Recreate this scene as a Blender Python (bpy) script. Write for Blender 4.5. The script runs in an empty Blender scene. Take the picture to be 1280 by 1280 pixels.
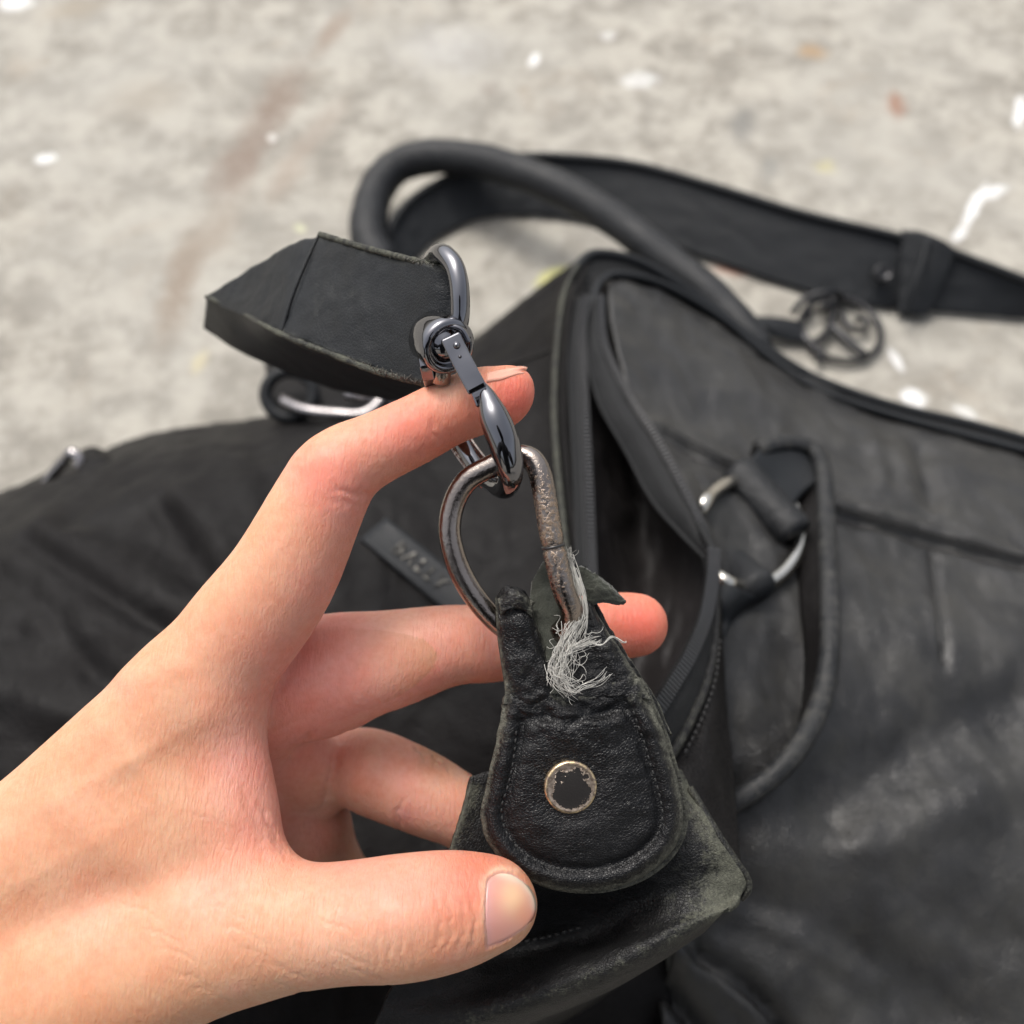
import bpy, bmesh, math, random
import numpy as np
from mathutils import Vector, noise as mnoise
from mathutils.bvhtree import BVHTree

R = math.radians
scene = bpy.context.scene
col = scene.collection
random.seed(7); rng = np.random.default_rng(7)

# ------------------------------------------------------------------ camera, sky, sun, exposure
CAM_H, PITCH, FOV = 0.36, R(58.0), R(54.0)
S = math.tan(FOV / 2) / 640.0
CAM = np.array((0.0, 0.0, CAM_H))
FWD = np.array((0.0, math.cos(PITCH), -math.sin(PITCH)))
RGT = np.array((1.0, 0.0, 0.0))
UPV = np.array((0.0, math.sin(PITCH), math.cos(PITCH)))

cd = bpy.data.cameras.new("camera"); cam = bpy.data.objects.new("camera", cd); col.objects.link(cam)
cam.location = CAM; cam.rotation_euler = (math.pi / 2 - PITCH, 0, 0)
cd.sensor_width = 36.0; cd.lens = 18.0 / math.tan(FOV / 2)
cd.clip_start = 0.005; cd.clip_end = 200.0
cd.dof.use_dof = True; cd.dof.focus_distance = 0.186; cd.dof.aperture_fstop = 12.0
scene.camera = cam

SUN_EL, SUN_AZ = R(62), R(-35)          # azimuth measured from +Y towards +X
w = bpy.data.worlds.new("World"); scene.world = w; w.use_nodes = True
nt = w.node_tree; nt.nodes.clear()
sky = nt.nodes.new("ShaderNodeTexSky"); sky.sky_type = 'NISHITA'; sky.sun_disc = False
sky.sun_elevation = SUN_EL; sky.sun_rotation = SUN_AZ
sky.dust_density = 6.0; sky.air_density = 1.0; sky.ozone_density = 0.6
bg = nt.nodes.new("ShaderNodeBackground"); bg.inputs['Strength'].default_value = 0.15
wo = nt.nodes.new("ShaderNodeOutputWorld")
hs = nt.nodes.new('ShaderNodeHueSaturation'); hs.inputs['Saturation'].default_value = 0.35   # overcast: the blue is veiled
nt.links.new(sky.outputs[0], hs.inputs['Color']); nt.links.new(hs.outputs[0], bg.inputs[0]); nt.links.new(bg.outputs[0], wo.inputs[0])
sd = bpy.data.lights.new("sun", 'SUN'); sd.energy = 1.0; sd.angle = R(13); sd.color = (1.0, 0.95, 0.88)
sun = bpy.data.objects.new("sun", sd); col.objects.link(sun)
sdir = Vector((math.sin(SUN_AZ) * math.cos(SUN_EL), math.cos(SUN_AZ) * math.cos(SUN_EL), math.sin(SUN_EL)))
sun.rotation_euler = sdir.to_track_quat('Z', 'Y').to_euler(); sun.location = (0, 0, 3)
vs = scene.view_settings
scene.display_settings.display_device = 'sRGB'
vs.view_transform = 'Standard'; vs.look = 'None'; vs.gamma = 1.0; vs.use_curve_mapping = False; vs.exposure = 0.62
scene.cycles.use_denoising = True
scene.cycles.max_bounces = 8

# ------------------------------------------------------------------ placing helpers
def P(px, py, d):
    return CAM + d * (FWD + RGT * ((px - 640) * S) + UPV * ((640 - py) * S))
def Z(px, py, z):
    d = (CAM_H - z) / (math.sin(PITCH) - math.cos(PITCH) * (640 - py) * S)
    return P(px, py, d)
def Ps(pts): return np.array([P(*p) for p in pts])
def Zs(pts): return np.array([Z(*p) for p in pts])
def to_px(V):
    q = V - CAM; d = q @ FWD
    return 640 + (q @ RGT) / d / S, 640 - (q @ UPV) / d / S, d

# ------------------------------------------------------------------ materials
class NT:
    def __init__(s, name):
        s.m = bpy.data.materials.new(name); s.m.use_nodes = True
        s.t = s.m.node_tree; s.n = s.t.nodes; s.b = s.n['Principled BSDF']
        s.co = s.n.new('ShaderNodeTexCoord').outputs['Object']
    def lk(s, a, b): s.t.links.new(a, b)
    def put(s, sock, v):
        if hasattr(v, 'is_output'): s.lk(v, sock)
        elif v is not None:
            if hasattr(sock.default_value, '__len__') and isinstance(v, (tuple, list)) and len(v) == 3 and len(sock.default_value) == 4: v = (*v, 1)
            sock.default_value = v
    def noise(s, scale, detail=3, rough=.55, dist=0, vec=None, out='Fac'):
        n = s.n.new('ShaderNodeTexNoise'); s.lk(vec or s.co, n.inputs['Vector'])
        n.inputs['Scale'].default_value = scale; n.inputs['Detail'].default_value = detail
        n.inputs['Roughness'].default_value = rough; n.inputs['Distortion'].default_value = dist
        return n.outputs[out]
    def voro(s, scale, feat='F1', vec=None, out='Distance', rnd=1.0):
        n = s.n.new('ShaderNodeTexVoronoi'); n.feature = feat; s.lk(vec or s.co, n.inputs['Vector'])
        n.inputs['Scale'].default_value = scale; n.inputs['Randomness'].default_value = rnd
        return n.outputs[out]
    def mapv(s, loc=(0,0,0), rot=(0,0,0), sc=(1,1,1), vec=None, kind='POINT'):
        n = s.n.new('ShaderNodeMapping'); n.vector_type = kind; s.lk(vec or s.co, n.inputs[0])
        n.inputs[1].default_value = loc; n.inputs[2].default_value = rot; n.inputs[3].default_value = sc
        return n.outputs[0]
    def ramp(s, v, a, b, lo=0.0, hi=1.0):
        n = s.n.new('ShaderNodeMapRange'); n.interpolation_type = 'SMOOTHSTEP'; s.put(n.inputs[0], v)
        for i, q in enumerate((a, b, lo, hi)): n.inputs[i + 1].default_value = q
        return n.outputs[0]
    def math(s, op, a, b=None, c=None):
        n = s.n.new('ShaderNodeMath'); n.operation = op
        for i, q in enumerate((a, b, c)):
            if q is not None: s.put(n.inputs[i], q)
        return n.outputs[0]
    def mix(s, f, a, b, mode='MIX'):
        n = s.n.new('ShaderNodeMix'); n.data_type = 'RGBA'; n.blend_type = mode
        s.put(n.inputs[0], f); s.put(n.inputs[6], a); s.put(n.inputs[7], b)
        return n.outputs[2]
    def attr(s, name, out='Fac'):
        n = s.n.new('ShaderNodeAttribute'); n.attribute_name = name
        return n.outputs[out]
    def bump(s, h, dist, strength=1.0, nrm=None):
        n = s.n.new('ShaderNodeBump'); s.put(n.inputs['Height'], h)
        n.inputs['Distance'].default_value = dist; n.inputs['Strength'].default_value = strength
        if nrm is not None: s.lk(nrm, n.inputs['Normal'])
        return n.outputs[0]
    def set(s, **k):
        names = dict(color='Base Color', rough='Roughness', metal='Metallic', normal='Normal', spec='Specular IOR Level',
                     sss='Subsurface Weight', sheen='Sheen Weight', coat='Coat Weight', coatr='Coat Roughness')
        for a, v in k.items(): s.put(s.b.inputs[names[a]], v)
        return s.m

def leather(name, base=(.018,.018,.019), worn=(.085,.088,.068), rough=.42, grain=900, gd=.00022, mott=.25, cloudy=None,
            crease=.0006, cscale=60, worn_base=.0, spec=.42, brk=.9, fleck=0, cdist=1.2):
    m = NT(name)
    n1 = m.noise(45, 5, .62); n2 = m.noise(420, 4, .65); n3 = m.noise(1700, 2, .6)
    v = m.voro(grain); ve = m.ramp(m.voro(grain, 'DISTANCE_TO_EDGE'), 0, .18)
    wear = m.attr('wear')
    wf = m.math('ADD', m.math('ADD', wear, worn_base), m.math('MULTIPLY', m.math('SUBTRACT', n2, .5), brk))
    wf = m.math('ADD', wf, m.math('MULTIPLY', m.math('SUBTRACT', n1, .5), .5))
    if brk > 1: wf = m.math('ADD', wf, m.math('MULTIPLY', m.math('SUBTRACT', m.noise(1500, 4, .7), .5), brk))
    if fleck: wf = m.math('ADD', wf, m.math('MULTIPLY', m.ramp(m.noise(1900, 3, .6), .58, .74), m.ramp(m.noise(150, 3), .38, .62, .15, fleck)))
    wf = m.ramp(wf, .25, .95)
    c = m.mix(m.ramp(n1, .35, .7), base, tuple(x * (1 + mott) for x in base))
    if cloudy:
        c = m.mix(m.ramp(m.noise(48, 6, .72, .2), .36, .76), c, cloudy)
    c = m.mix(m.math('MULTIPLY', wf, m.ramp(n3, .2, .75, .45, 1.0)), c, worn)
    cr = m.noise(cscale, 5, .6, cdist, m.mapv(rot=(0, 0, .6), sc=(1, 1.3, 1.1)))
    b1 = m.bump(cr, crease, .8)
    b2 = m.bump(m.math('ADD', ve, m.math('MULTIPLY', n3, .8)), gd, .55, b1)
    r = m.math('ADD', m.math('MULTIPLY', wf, .28), m.ramp(n1, .3, .75, rough - .08, rough + .14))
    return m.set(color=c, rough=r, normal=b2, spec=spec)

def cloth(name, c1, c2, scale, rough=.8, d=.0003, sheen=0):
    m = NT(name)
    a = m.noise(scale, 2, .5); n = m.noise(40, 4)
    return m.set(color=m.mix(n, c1, c2), rough=rough, normal=m.bump(a, d, .6), sheen=sheen, spec=.3)

def metal(name, c, rough, spot=None, spotc=None, lo=.5, hi=.62, sc=300, c2=None, bd=.00003):
    m = NT(name); n = m.noise(sc, 5 if spotc else 1, .6); n2 = m.noise(90, 4, .6)
    cc = m.mix(n2, c, c2 or tuple(x * .8 for x in c))
    r = m.ramp(n2, .3, .8, rough * .7, rough * 1.5)
    met = 1.0
    if spotc:
        f = m.ramp(m.math('ADD', n, m.math('MULTIPLY', m.attr('wear'), .5)), lo, hi)
        cc = m.mix(f, cc, spotc); r = m.math('ADD', r, m.math('MULTIPLY', f, .22)); met = m.math('SUBTRACT', 1.0, m.math('MULTIPLY', f, .25))
        nb = m.bump(m.math('MULTIPLY', f, m.noise(2500, 3)), .00012, .8, m.bump(n, bd, .5))
    else: nb = m.bump(n, bd, .5)
    return m.set(color=cc, rough=r, metal=met, normal=nb)

M = {}
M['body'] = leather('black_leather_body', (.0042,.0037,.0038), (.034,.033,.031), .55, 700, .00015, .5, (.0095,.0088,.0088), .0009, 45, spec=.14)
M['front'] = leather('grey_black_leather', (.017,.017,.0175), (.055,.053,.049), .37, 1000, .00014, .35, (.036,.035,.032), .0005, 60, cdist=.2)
M['tab'] = leather('cracked_black_leather', (.0042,.0042,.0048), (.12,.12,.095), .33, 1900, .00014, .4, None, .00055, 210, brk=1.25, fleck=.36, spec=.34)
M['gusset'] = leather('worn_olive_leather', (.0060,.0060,.0062), (.098,.10,.076), .46, 1700, .00014, .4, None, .0005, 160, brk=1.3, fleck=.15, spec=.33)
M['strap'] = leather('strap_leather', (.0085,.0098,.0115), (.07,.072,.066), .50, 1500, .00007, .4, None, .0003, 90, spec=.28)
M['handle'] = leather('handle_leather', (.008,.0088,.0102), (.075,.073,.066), .48, 1100, .00012, .7, (.016,.017,.0185), .0011, 75, spec=.30)
M['suede'] = cloth('olive_suede', (.052,.056,.044), (.03,.032,.026), 2500, .95, .0004, .2)
M['lining'] = cloth('dark_satin_lining', (.0085,.0072,.0072), (.014,.012,.012), 900, .6, .0002)
M['tape'] = cloth('zipper_tape', (.008,.0085,.0095), (.014,.0148,.0155), 1800, .8, .0003)
M['teeth'] = NT('black_zipper_teeth').set(color=(.022,.022,.023), rough=.28)
M['fringe'] = NT('frayed_edge_fibre').set(color=(.075,.07,.062), rough=.9)
M['gun'] = metal('gunmetal_chrome', (.23,.23,.245), .05, c2=(.15,.15,.162), sc=110, bd=.0012)
M['nickel'] = metal('tarnished_nickel', (.36,.325,.295), .11, True, (.34,.25,.18), .68, .92, 1300, (.20,.16,.14), .0002)
M['silver'] = metal('bright_silver', (.66,.63,.57), .2)
M['grey_ring'] = metal('grey_ring_metal', (.36,.34,.34), .3)
M['dull'] = metal('dark_metal', (.05,.05,.052), .42)
M['thread'] = NT('white_thread').set(color=(.44,.43,.395), rough=.85, sheen=.2)
M['stitch'] = NT('dark_thread').set(color=(.022,.022,.022), rough=.7)
M['print'] = metal('worn_silver_print', (.13,.125,.115), .55, True, (.03,.03,.03), .42, .56, 600)

def skin_material():
    m = NT('skin')
    tone = m.attr('tone', 'Color')
    n1 = m.noise(130, 4, .6); n2 = m.noise(650, 4, .65); n3 = m.noise(2600, 2)
    c = m.mix(m.ramp(n1, .35, .68, 0, .6), tone, m.mix(1.0, tone, (1.0, .80, .74), 'MULTIPLY'))
    c = m.mix(m.ramp(n2, .35, .72, 0, .45), c, m.mix(1.0, c, (.88, .78, .72), 'MULTIPLY'))
    # crossing skin lines
    l1 = m.noise(1500, 2, .5, .3, m.mapv(rot=(.3, .2, .9), sc=(1, .2, .5))); l2 = m.noise(1500, 2, .5, .3, m.mapv(rot=(.3, -.2, -.5), sc=(1, .2, .5)))
    h = m.math('ADD', m.math('MINIMUM', m.ramp(l1, .32, .55), m.ramp(l2, .32, .55)), m.math('MULTIPLY', n3, .7))
    b = m.bump(m.math('ADD', h, m.math('MULTIPLY', m.noise(330, 4, .6), 1.2)), .00008, .75)
    m.b.inputs['Subsurface Radius'].default_value = (1.0, .35, .18)
    m.b.inputs['Subsurface Scale'].default_value = .0022
    return m.set(color=c, rough=m.ramp(n2, .3, .7, .46, .60), normal=b, sss=.55, spec=.32)
M['skin'] = skin_material()
def nail_material():
    m = NT('nail'); m.b.inputs['Subsurface Scale'].default_value = .0012
    m.b.inputs['Subsurface Radius'].default_value = (1, .5, .35)
    return m.set(color=m.attr('tone', 'Color'), rough=.22, sss=.35, spec=.5, normal=m.bump(m.noise(700, 2, .5, 0, m.mapv(sc=(.2, 1, 1))), .00004, .5))
M['nail'] = nail_material()

def ground_material():
    m = NT('stained_concrete')
    big = m.noise(7, 5, .6); mid = m.noise(36, 7, .72, .15); fine = m.noise(260, 4, .7); grit = m.noise(900, 3, .7)
    c = m.mix(m.ramp(mid, .37, .63), (.205,.19,.163), (.365,.345,.30))
    c = m.mix(m.ramp(big, .4, .68, 0, .55), c, (.34,.328,.295))
    c = m.mix(m.ramp(m.noise(16, 5, .65, .8), .56, .72, 0, .5), c, (.29,.25,.20))
    c = m.mix(m.ramp(fine, .58, .74, 0, .45), c, (.50,.485,.445))
    c = m.mix(m.ramp(grit, .62, .76, 0, .5), c, (.16,.15,.135))
    c = m.mix(m.ramp(m.noise(75, 4, .6), .64, .76, 0, .5), c, (.21,.19,.16))
    stains = [ # px, py, half length px, half width px, angle deg (image, ccw from right), colour, strength
        (345,130,68,24,62,(.225,.175,.14),.9),(300,205,60,26,60,(.235,.185,.15),.8),(225,355,85,24,75,(.25,.20,.155),.7),(270,290,60,22,55,(.30,.25,.20),.5),
        (415,40,42,12,55,(.28,.225,.18),.7),(360,215,50,18,60,(.33,.275,.225),.55),(400,160,60,15,50,(.32,.27,.225),.45),(90,12,50,14,10,(.36,.31,.24),.5),
        (1015,63,20,12,0,(.36,.255,.155),.8),(1120,130,19,13,100,(.28,.15,.10),.75),(928,155,26,18,80,(.20,.195,.18),.75),(962,212,20,15,60,(.24,.235,.215),.7),
        (78,258,16,10,0,(.24,.22,.195),.6),(1085,210,26,16,30,(.27,.255,.22),.5),(1030,208,16,10,0,(.46,.42,.24),.6),(612,112,14,10,0,(.27,.24,.21),.6),
        (915,335,30,12,-10,(.45,.20,.13),.6),(690,345,36,13,30,(.66,.64,.24),.9),(375,285,12,9,-40,(.62,.62,.42),.9),(250,452,20,9,60,(.52,.46,.30),.6),
        (668,75,13,10,70,(.84,.83,.81),1),(57,198,22,9,5,(.85,.85,.83),1),(20,3,34,14,0,(.86,.86,.85),1),(800,100,34,15,10,(.72,.72,.70),.75),
        (1218,258,48,11,62,(.85,.85,.84),1),(1240,240,32,10,20,(.8,.8,.79),.9),(1200,292,18,10,50,(.8,.8,.79),.9),(1275,140,30,12,80,(.85,.85,.84),1),
        (1142,497,26,15,-25,(.85,.85,.84),1),(1120,450,26,8,-60,(.78,.78,.77),.9),(1205,515,26,9,-25,(.74,.74,.72),.8),(760,45,15,9,20,(.72,.71,.68),.7),(340,172,10,8,0,(.68,.66,.62),.8),
        (180,120,60,30,20,(.37,.33,.27),.4),(560,60,70,35,0,(.46,.45,.43),.5)]
    wob = m.noise(95, 4, .65, 0, out='Color')
    for (x, y, a, b, ang, cc, st) in stains:
        if cc[0] > .6: a *= .7; b *= .7; st *= .75
        cc = tuple(q * .84 for q in cc)
        g = Z(x, y, 0); gx = Z(x + math.cos(R(ang)), y - math.sin(R(ang)), 0) - g; gy = Z(x + math.sin(R(ang)), y + math.cos(R(ang)), 0) - g
        la, lb = np.linalg.norm(gx) * a, np.linalg.norm(gy) * b
        th = math.atan2(gx[1], gx[0])
        warp = m.n.new('ShaderNodeVectorMath'); warp.operation = 'MULTIPLY_ADD'; m.lk(wob, warp.inputs[0])
        k = 1.5 * lb; warp.inputs[1].default_value = (k, k, 0)
        m.lk(m.co, warp.inputs[2])
        v = m.mapv((g[0] + k * .5, g[1] + k * .5, 0), (0, 0, th), (la, lb, 1e3), warp.outputs[0], 'TEXTURE')
        ln = m.n.new('ShaderNodeVectorMath'); ln.operation = 'LENGTH'; m.lk(v, ln.inputs[0])
        hard = .45 if cc[0] > .55 else .2
        f = m.ramp(ln.outputs['Value'], hard, 1.3, min(1, st * 1.25), 0)
        f = m.math('MULTIPLY', f, m.ramp(fine, .25, .6, .45, 1.0))
        c = m.mix(f, c, cc)
    h = m.math('ADD', m.math('MULTIPLY', mid, 1.0), m.math('ADD', m.math('MULTIPLY', fine, .5), m.math('MULTIPLY', grit, .25)))
    return m.set(color=c, rough=.85, normal=m.bump(h, .0006, .4), spec=.3)
M['ground'] = ground_material()

# ------------------------------------------------------------------ object helpers
def thing(name, label, cat, loc):
    o = bpy.data.objects.new(name, None); o.empty_display_size = .02; col.objects.link(o)
    o.location = loc; o['label'] = label; o['category'] = cat
    return o
def origin(o):
    L = np.zeros(3)
    while o is not None: L += np.array(o.location); o = o.parent
    return L
def mesh_obj(name, V, F, mat, parent=None, smooth=True, wear=None, tone=None, kind=None, label=None):
    V = np.asarray(V, float) - origin(parent)
    me = bpy.data.meshes.new(name); me.from_pydata(V.tolist(), [], [list(f) for f in F]); me.update()
    if smooth: me.polygons.foreach_set('use_smooth', [True] * len(me.polygons))
    if wear is not None:
        a = me.attributes.new('wear', 'FLOAT', 'POINT'); a.data.foreach_set('value', np.clip(np.asarray(wear, float), -1, 1.5))
    if tone is not None:
        a = me.attributes.new('tone', 'FLOAT_COLOR', 'POINT')
        a.data.foreach_set('color', np.concatenate([tone, np.ones((len(tone), 1))], 1).ravel())
    me.materials.append(mat)
    o = bpy.data.objects.new(name, me); col.objects.link(o)
    if parent: o.parent = parent
    if kind: o['kind'] = kind
    if label: o['label'] = label
    return o
def catmull(pts, n, closed=False):
    pts = np.asarray(pts, float); k = len(pts)
    if closed: ext = np.vstack([pts[-1], pts, pts[0], pts[1]]); segs = k
    else: ext = np.vstack([2 * pts[0] - pts[1], pts, 2 * pts[-1] - pts[-2]]); segs = k - 1
    t = np.linspace(0, segs, n, endpoint=not closed); i = np.minimum(t.astype(int), segs - 1); u = (t - i)[:, None]
    p0, p1, p2, p3 = ext[i], ext[i + 1], ext[i + 2], ext[i + 3]
    return .5 * (2 * p1 + (p2 - p0) * u + (2 * p0 - 5 * p1 + 4 * p2 - p3) * u ** 2 + (3 * p1 - p0 - 3 * p2 + p3) * u ** 3)
def even(pts, n):
    d = np.r_[0, np.cumsum(np.linalg.norm(np.diff(pts[:, :3], axis=0), axis=1))]
    t = np.linspace(0, d[-1], n)
    return np.stack([np.interp(t, d, pts[:, j]) for j in range(pts.shape[1])], 1)
def grid_faces(m, n, off=0, wrapn=False):
    F = []
    for i in range(m - 1):
        for j in range(n if wrapn else n - 1):
            j2 = (j + 1) % n
            F.append((off + i * n + j, off + i * n + j2, off + (i + 1) * n + j2, off + (i + 1) * n + j))
    return F
def loft_grid(rows, m, n, mode='z', world=False):
    conv = Zs if mode == 'z' else Ps
    rw = [r if world else conv(r) for r in rows]
    rw = [even(catmull(r, 80), n) for r in rw]
    G = np.stack(rw)
    return np.stack([catmull(G[:, j], m) for j in range(n)], 1)      # m x n x 3
def sheet(name, G, mat, parent, thick=.0016, toward=True, wear=None, label=None, even_=False):
    m, n, _ = G.shape
    o = mesh_obj(name, G.reshape(-1, 3), grid_faces(m, n), mat, parent, wear=np.zeros(m * n) if wear is None else wear, label=label)
    # make sure the front faces the camera, then give the sheet real thickness behind it
    me = o.data; nn = np.zeros(len(me.polygons) * 3); me.polygons.foreach_get('normal', nn)
    c = nn.reshape(-1, 3).sum(0)
    if c @ (-FWD) < 0: me.flip_normals()
    if thick:
        s = o.modifiers.new('thickness', 'SOLIDIFY'); s.thickness = thick; s.offset = -1; s.use_even_offset = False
    return o
def face_cam(o):
    me = o.data; nn = np.zeros(len(me.polygons) * 3); me.polygons.foreach_get('normal', nn)
    if nn.reshape(-1, 3).sum(0) @ (-FWD) < 0: me.flip_normals()
    return o
def fold_push(G, folds):
    X, Y, D = to_px(G.reshape(-1, 3))
    amt = np.zeros(len(X))
    for f in folds:
        pts = np.array(f[0], float); wd, a = f[1], f[2]
        best = np.full(len(X), 1e9)
        for (x0, y0), (x1, y1) in zip(pts[:-1], pts[1:]):
            dx, dy = x1 - x0, y1 - y0
            t = np.clip(((X - x0) * dx + (Y - y0) * dy) / (dx * dx + dy * dy), 0, 1)
            best = np.minimum(best, np.hypot(X - x0 - t * dx, Y - y0 - t * dy))
        amt += a * np.exp(-(best / wd) ** 2)
    V = G.reshape(-1, 3).copy(); V[:, 2] += amt
    return V.reshape(G.shape)
def wrinkle(G, scale, amp, ax=(1, 1, 1), seed=0.0):
    V = G.reshape(-1, 3).copy()
    for i, v in enumerate(V):
        V[i, 2] += amp * mnoise.fractal(Vector((v[0] * scale * ax[0] + seed, v[1] * scale * ax[1], v[2] * scale * ax[2])), .7, 2.1, 4)
    return V.reshape(G.shape)
def tube_geo(C, rad, seg=12, closed=False, flat=None, up=None):
    C = np.asarray(C, float); n = len(C); rad = np.broadcast_to(np.asarray(rad, float), (n,)) if np.ndim(rad) < 2 else rad
    T = np.gradient(C, axis=0) if not closed else (np.roll(C, -1, 0) - np.roll(C, 1, 0))
    T /= np.linalg.norm(T, axis=1)[:, None] + 1e-12
    N = np.zeros((n, 3)); a = np.array(up if up is not None else (0.13, .31, .94)); v = a - T[0] * (a @ T[0]); N[0] = v / np.linalg.norm(v)
    for i in range(1, n):
        b = a if up is not None else N[i - 1]
        v = b - T[i] * (b @ T[i]); N[i] = v / (np.linalg.norm(v) + 1e-12)
    B = np.cross(T, N)
    if closed and up is None:   # spread the twist
        v = N[-1] - T[0] * (N[-1] @ T[0]); v /= np.linalg.norm(v)
        tw = math.atan2(v @ B[0], v @ N[0])
        for i in range(n):
            q = -tw * i / n; N[i], B[i] = N[i] * math.cos(q) + B[i] * math.sin(q), B[i] * math.cos(q) - N[i] * math.sin(q)
    fl = 1.0 if flat is None else flat
    th = np.linspace(0, 2 * math.pi, seg, endpoint=False)
    V = (C[:, None] + rad[:, None, None] * (np.cos(th)[None, :, None] * N[:, None] * fl + np.sin(th)[None, :, None] * B[:, None])).reshape(-1, 3)
    F = grid_faces(n, seg, 0, True)
    if closed: F += [((n - 1) * seg + j, (n - 1) * seg + (j + 1) % seg, (j + 1) % seg, j) for j in range(seg)]
    else: F += [tuple(range(seg))[::-1], tuple((n - 1) * seg + j for j in range(seg))]
    F = [f[::-1] for f in F]
    return V, F
def tube(name, C, rad, mat, parent, seg=14, closed=False, wear=None, flat=None, up=None, kind=None, label=None):
    V, F = tube_geo(C, rad, seg, closed, flat, up)
    wv = np.zeros(len(V)) if wear is None else np.repeat(wear, seg)
    return mesh_obj(name, V, F, mat, parent, wear=wv, kind=kind, label=label)
def join(parts):
    V, F, o = [], [], 0
    for v, f in parts:
        V.append(v); F += [tuple(i + o for i in q) for q in f]; o += len(v)
    return np.vstack(V), F
def lathe_geo(prof, c, axis, seg=32):
    axis = np.array(axis, float); axis /= np.linalg.norm(axis); a = np.array((.3, .2, .9)); u = np.cross(axis, a); u /= np.linalg.norm(u); v = np.cross(axis, u)
    th = np.linspace(0, 2 * math.pi, seg, endpoint=False)
    V = np.array([c + axis * h + r * (math.cos(t) * u + math.sin(t) * v) for (h, r) in prof for t in th])
    F = [f[::-1] for f in grid_faces(len(prof), seg, 0, True)]
    F += [tuple(range(seg)), tuple((len(prof) - 1) * seg + j for j in range(seg))[::-1]]
    return V, F
def bevel(o, wdt, seg=2):
    b = o.modifiers.new('bevel', 'BEVEL'); b.width = wdt; b.segments = seg; b.limit_method = 'ANGLE'; b.angle_limit = R(35)
    return o
def bar_geo(C, wv, hv, up):
    """box-section bar along C; wv, hv full sizes per point; up = facing direction of the flat front"""
    C = np.asarray(C, float); n = len(C); T = np.gradient(C, axis=0); T /= np.linalg.norm(T, axis=1)[:, None]
    up = np.array(up, float); V = []
    for i in range(n):
        s = np.cross(T[i], up); s /= np.linalg.norm(s); k = np.cross(s, T[i])
        for a, b in ((-1, -1), (1, -1), (1, 1), (-1, 1)): V.append(C[i] + s * a * wv[i] / 2 + k * b * hv[i] / 2)
    F = grid_faces(n, 4, 0, True) + [(3, 2, 1, 0), tuple((n - 1) * 4 + j for j in range(4))]
    return np.array(V), F

# ------------------------------------------------------------------ ground
gs = 30.0
g = mesh_obj('concrete_ground', [(-gs, -gs, 0), (gs, -gs, 0), (gs, gs, 0), (-gs, gs, 0)], [(0, 1, 2, 3)], M['ground'], smooth=False)
g['kind'] = 'structure'

# ------------------------------------------------------------------ the bag
bag = thing('handbag', 'slouchy black leather bag with open zipper lying on concrete, torn tab held up', 'bag', tuple(Z(860, 800, 0)))

# back half of the bag, left of the zipper
rows = [
 [(-160,700,.0),(0,618,.0),(100,575,.0),(200,538,.0),(340,520,.0),(480,495,.0),(588,424,.0),(700,338,.02),(742,318,.055)],
 [(-170,715,.035),(0,628,.04),(100,594,.045),(200,556,.045),(340,532,.045),(480,505,.045),(592,430,.028),(702,343,.052),(735,325,.08)],
 [(-170,800,.06),(0,690,.07),(110,640,.075),(220,600,.075),(350,570,.072),(480,540,.07),(590,490,.06),(665,430,.07),(712,380,.088)],
 [(-170,900,.07),(0,790,.082),(120,720,.085),(240,680,.085),(360,640,.085),(480,610,.082),(590,570,.076),(670,530,.08),(716,490,.092)],
 [(-170,1010,.07),(0,900,.085),(130,820,.09),(260,780,.09),(380,740,.09),(490,710,.088),(600,690,.085),(680,660,.088),(728,620,.098)],
 [(-170,1150,.06),(0,1040,.08),(140,960,.085),(280,900,.088),(400,860,.088),(510,830,.088),(610,800,.09),(690,780,.095),(745,770,.105)],
 [(-150,1350,.05),(0,1250,.07),(160,1160,.075),(300,1090,.08),(420,1040,.08),(530,1000,.08),(630,960,.085),(720,930,.09),(790,920,.095)],
 [(-150,1500,.04),(0,1450,.05),(160,1400,.06),(300,1330,.065),(420,1280,.065),(530,1250,.065),(640,1220,.065),(740,1200,.07),(830,1180,.07)],
 [(-150,1650,.02),(0,1600,.02),(160,1560,.02),(300,1520,.03),(420,1500,.03),(540,1480,.04),(650,1460,.04),(760,1440,.04),(860,1420,.04)],
]
G = loft_grid(rows, 120, 150)
G = fold_push(G, [
 ([(40,680),(130,740),(230,800)],14,-0.00360),([(60,665),(160,720),(250,770)],26,0.00240),([(205,640),(250,700),(290,760)],16,-0.00300),([(225,620),(280,690)],20,0.00240),
 ([(90,650),(180,660),(240,720)],22,-0.00360),([(20,790),(140,850),(220,900)],20,-0.00240),([(0,860),(120,900)],26,0.00240),([(320,560),(360,640)],20,-0.00180),
 ([(0,720),(60,760),(110,830)],16,-0.00240),([(480,640),(492,780)],6,-0.00072),([(500,645),(505,780)],6,-0.00072),([(450,900),(500,1000)],25,-0.00180)])
G = wrinkle(G, 28, .0022); G = wrinkle(G, 90, .0006)
X, Y, D = to_px(G.reshape(-1, 3))
wear = .25 * np.exp(-((X + 20) / 120) ** 2 - ((Y - 920) / 110) ** 2)
sheet('back_panel', G, M['body'], bag, .0018, wear=wear)

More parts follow.
